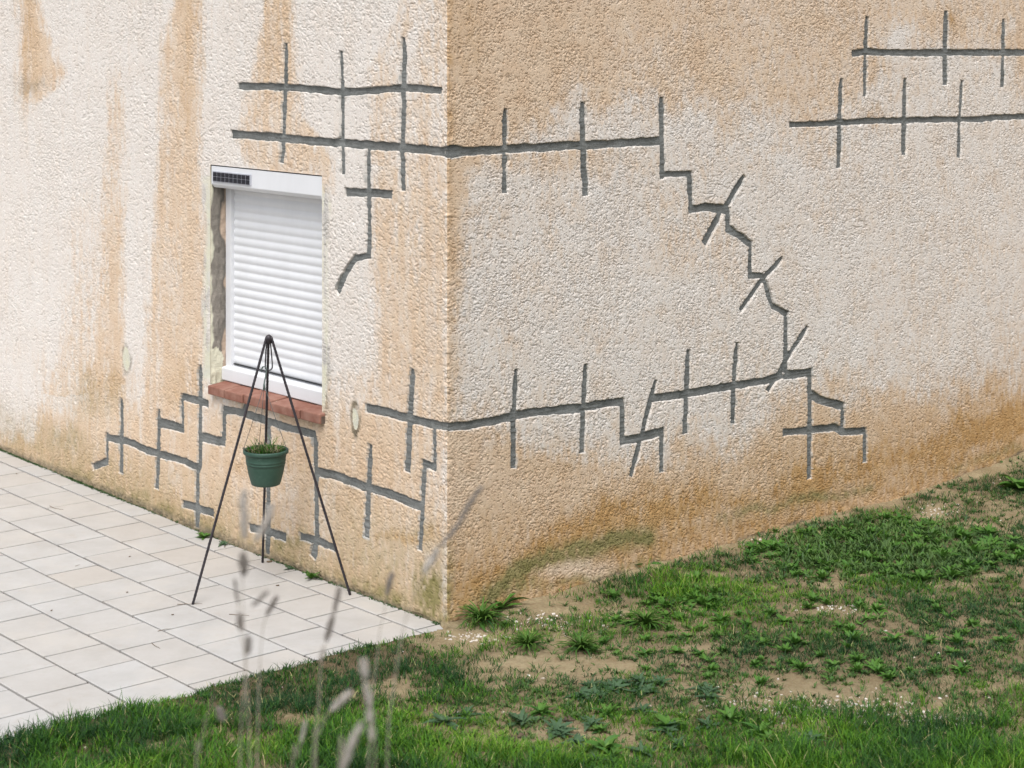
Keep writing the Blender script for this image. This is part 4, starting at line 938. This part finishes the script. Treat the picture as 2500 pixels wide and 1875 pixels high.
# ------------------------------------------------------------------ dried flower stalks close to the camera
M['stalk'] = simple('dry_stalk', (.28, .25, .20), (.42, .38, .32), 60, .9)
M['spike_dark'] = simple('dry_spike_dark', (.15, .135, .12), (.27, .245, .22), 200, .95)
M['spike_pale'] = simple('dry_spike_pale', (.34, .31, .28), (.50, .47, .43), 200, .95)
def stalk(dist, stem, spikes, label):
    sx = lambda q: on_depth(400 + q[0] / 2.37, 1175 + q[1] / 2.37, dist + (q[2] if len(q) > 2 else 0))
    P_ = [sx(q) for q in stem]; foot = P_[-1].copy(); d_ = (P_[-1] - P_[-2]).normalized()
    gz = float(soil_z(foot.x, foot.y)); foot = Vector((foot.x + d_.x * .12, foot.y + .05, gz)) ; P_.append(foot.copy())
    root = empty('dried_flower_stalk', foot, label, 'dried stalk', 'dried flower stalks close to the camera')
    def sm(Pl, n_=10):
        out = []
        for i in range(len(Pl) - 1):
            p0 = Pl[max(i - 1, 0)]; p1 = Pl[i]; p2 = Pl[i + 1]; p3 = Pl[min(i + 2, len(Pl) - 1)]
            for k in range(n_):
                t_ = k / n_; out.append(.5 * ((2 * p1) + (p2 - p0) * t_ + (2 * p0 - 5 * p1 + 4 * p2 - p3) * t_ * t_ + (3 * p1 - p0 - 3 * p2 + p3) * t_ ** 3))
        return out + [Pl[-1]]
    mb = MB(); L = sm([p_ - foot for p_ in P_]); mb.tube(L, [.0005 + .0005 * i / len(L) for i in range(len(L))], 6); mb.build('stem', M['stalk'], root, True)
    for pale, rad, pts_ in spikes:
        rad *= .56
        Ls = sm([sx(q) - foot for q in pts_], 14); mb = MB(); nn = len(Ls); ra_ = []
        for i in range(nn):
            q_ = i / (nn - 1); ra_.append(rad * (.35 + .65 * math.sin(math.pi * min(max(q_, .02), .98)) ** .5) * (1 + .22 * math.sin(i * 2.1)))
        mb.tube(Ls, ra_, 10)
        for i in range(1, nn - 1):                      # dry calyces standing off the spike
            for _ in range(3):
                an = random.uniform(0, 6.28); dd = (Ls[i + 1] - Ls[i - 1]).normalized(); o1 = dd.orthogonal().normalized(); o2 = dd.cross(o1); out = o1 * math.cos(an) + o2 * math.sin(an)
                mb.tube([Ls[i] + out * ra_[i] * .5, Ls[i] + out * ra_[i] * 1.25 - dd * rad * .5, Ls[i] + out * ra_[i] * 1.4 - dd * rad * 1.3], [rad * .22, rad * .3, rad * .08], 5)
        mb.build('flower_spike', M['spike_pale' if pale else 'spike_dark'], root, True)
stalk(2.6, [(1835, 30), (1700, 260), (1580, 390), (1510, 520), (1400, 800), (1330, 1200), (1290, 1720)], [(0, .0052, [(1840, 30), (1770, 130), (1690, 270), (1590, 385)]), (1, .0062, [(1580, 400), (1545, 460), (1500, 530)])], 'tall leaning dried stalk whose dark spike crosses the house corner')
stalk(2.5, [(462, 60), (465, 340), (458, 480), (455, 700), (470, 950), (480, 1200), (500, 1720)], [(1, .0075, [(462, 60), (463, 200), (468, 330)]), (0, .0075, [(455, 430), (462, 490), (462, 545)]), (0, .0055, [(437, 770), (445, 860)]), (0, .0058, [(492, 905), (484, 1000)]), (1, .0068, [(625, 140), (590, 240), (530, 350)]), (0, .0038, [(600, 640), (555, 680), (512, 722)])], 'tallest left dried stalk with pale forked top in front of the tripod')
stalk(2.7, [(410, 560), (425, 700), (440, 860), (470, 1100), (440, 1720)], [(0, .0032, [(410, 570), (418, 640), (430, 710)])], 'thin dried stalk just left of the tallest forked one')
stalk(2.8, [(652, 670), (620, 730), (588, 790), (560, 1000), (540, 1720)], [(0, .005, [(652, 670), (628, 715), (592, 775)])], 'short dark headed dried stalk between the tripod legs')
stalk(2.7, [(1022, 590), (990, 720), (955, 880), (915, 1010), (900, 1250), (880, 1720)], [(0, .0048, [(1015, 620), (1003, 680), (985, 760)]), (0, .0058, [(978, 780), (960, 850), (940, 925)]), (1, .0048, [(925, 960), (905, 1040)])], 'curved dried stalk rising past the right tripod foot')
stalk(2.9, [(1320, 530), (1295, 640), (1270, 780), (1240, 960), (1180, 1720)], [(0, .0055, [(1322, 535), (1305, 590), (1288, 660)])], 'slender dried stalk below the leaning one, near the house corner')
stalk(2.2, [(1152, 1040), (1170, 1150), (1190, 1300), (1205, 1450), (1222, 1720)], [(1, .0060, [(1152, 1040), (1160, 1090), (1166, 1145)]), (1, .0048, [(1168, 1170), (1180, 1240), (1190, 1310)]), (1, .0055, [(1188, 1330), (1196, 1400)]), (1, .0048, [(1200, 1430), (1212, 1500)])], 'pale upright dried stalk in front of the lawn, right of the others')
stalk(2.4, [(1075, 1225), (1010, 1285), (960, 1330), (900, 1450), (860, 1720)], [(1, .0055, [(1075, 1222), (1020, 1275), (965, 1325)])], 'short pale dried spike leaning over the lawn, left of the upright pale one')
stalk(2.1, [(1135, 1410), (1090, 1510), (1040, 1640), (1010, 1740)], [(1, .0058, [(1138, 1408), (1100, 1490), (1060, 1590), (1030, 1680)])], 'thick pale dried spike cut by the bottom edge of the photo')
stalk(2.6, [(290, 1240), (240, 1400), (210, 1550), (185, 1740)], [(0, .0065, [(318, 1320), (335, 1360), (350, 1390)])], 'faint bending dried stalk at the bottom left over the lawn')
stalk(2.6, [(820, 1380), (800, 1480), (770, 1600), (740, 1740)], [(1, .0032, [(820, 1390), (808, 1450), (790, 1520)])], 'faint thin dried stalk at the bottom, between the lawn and the pale spikes')
print('done')
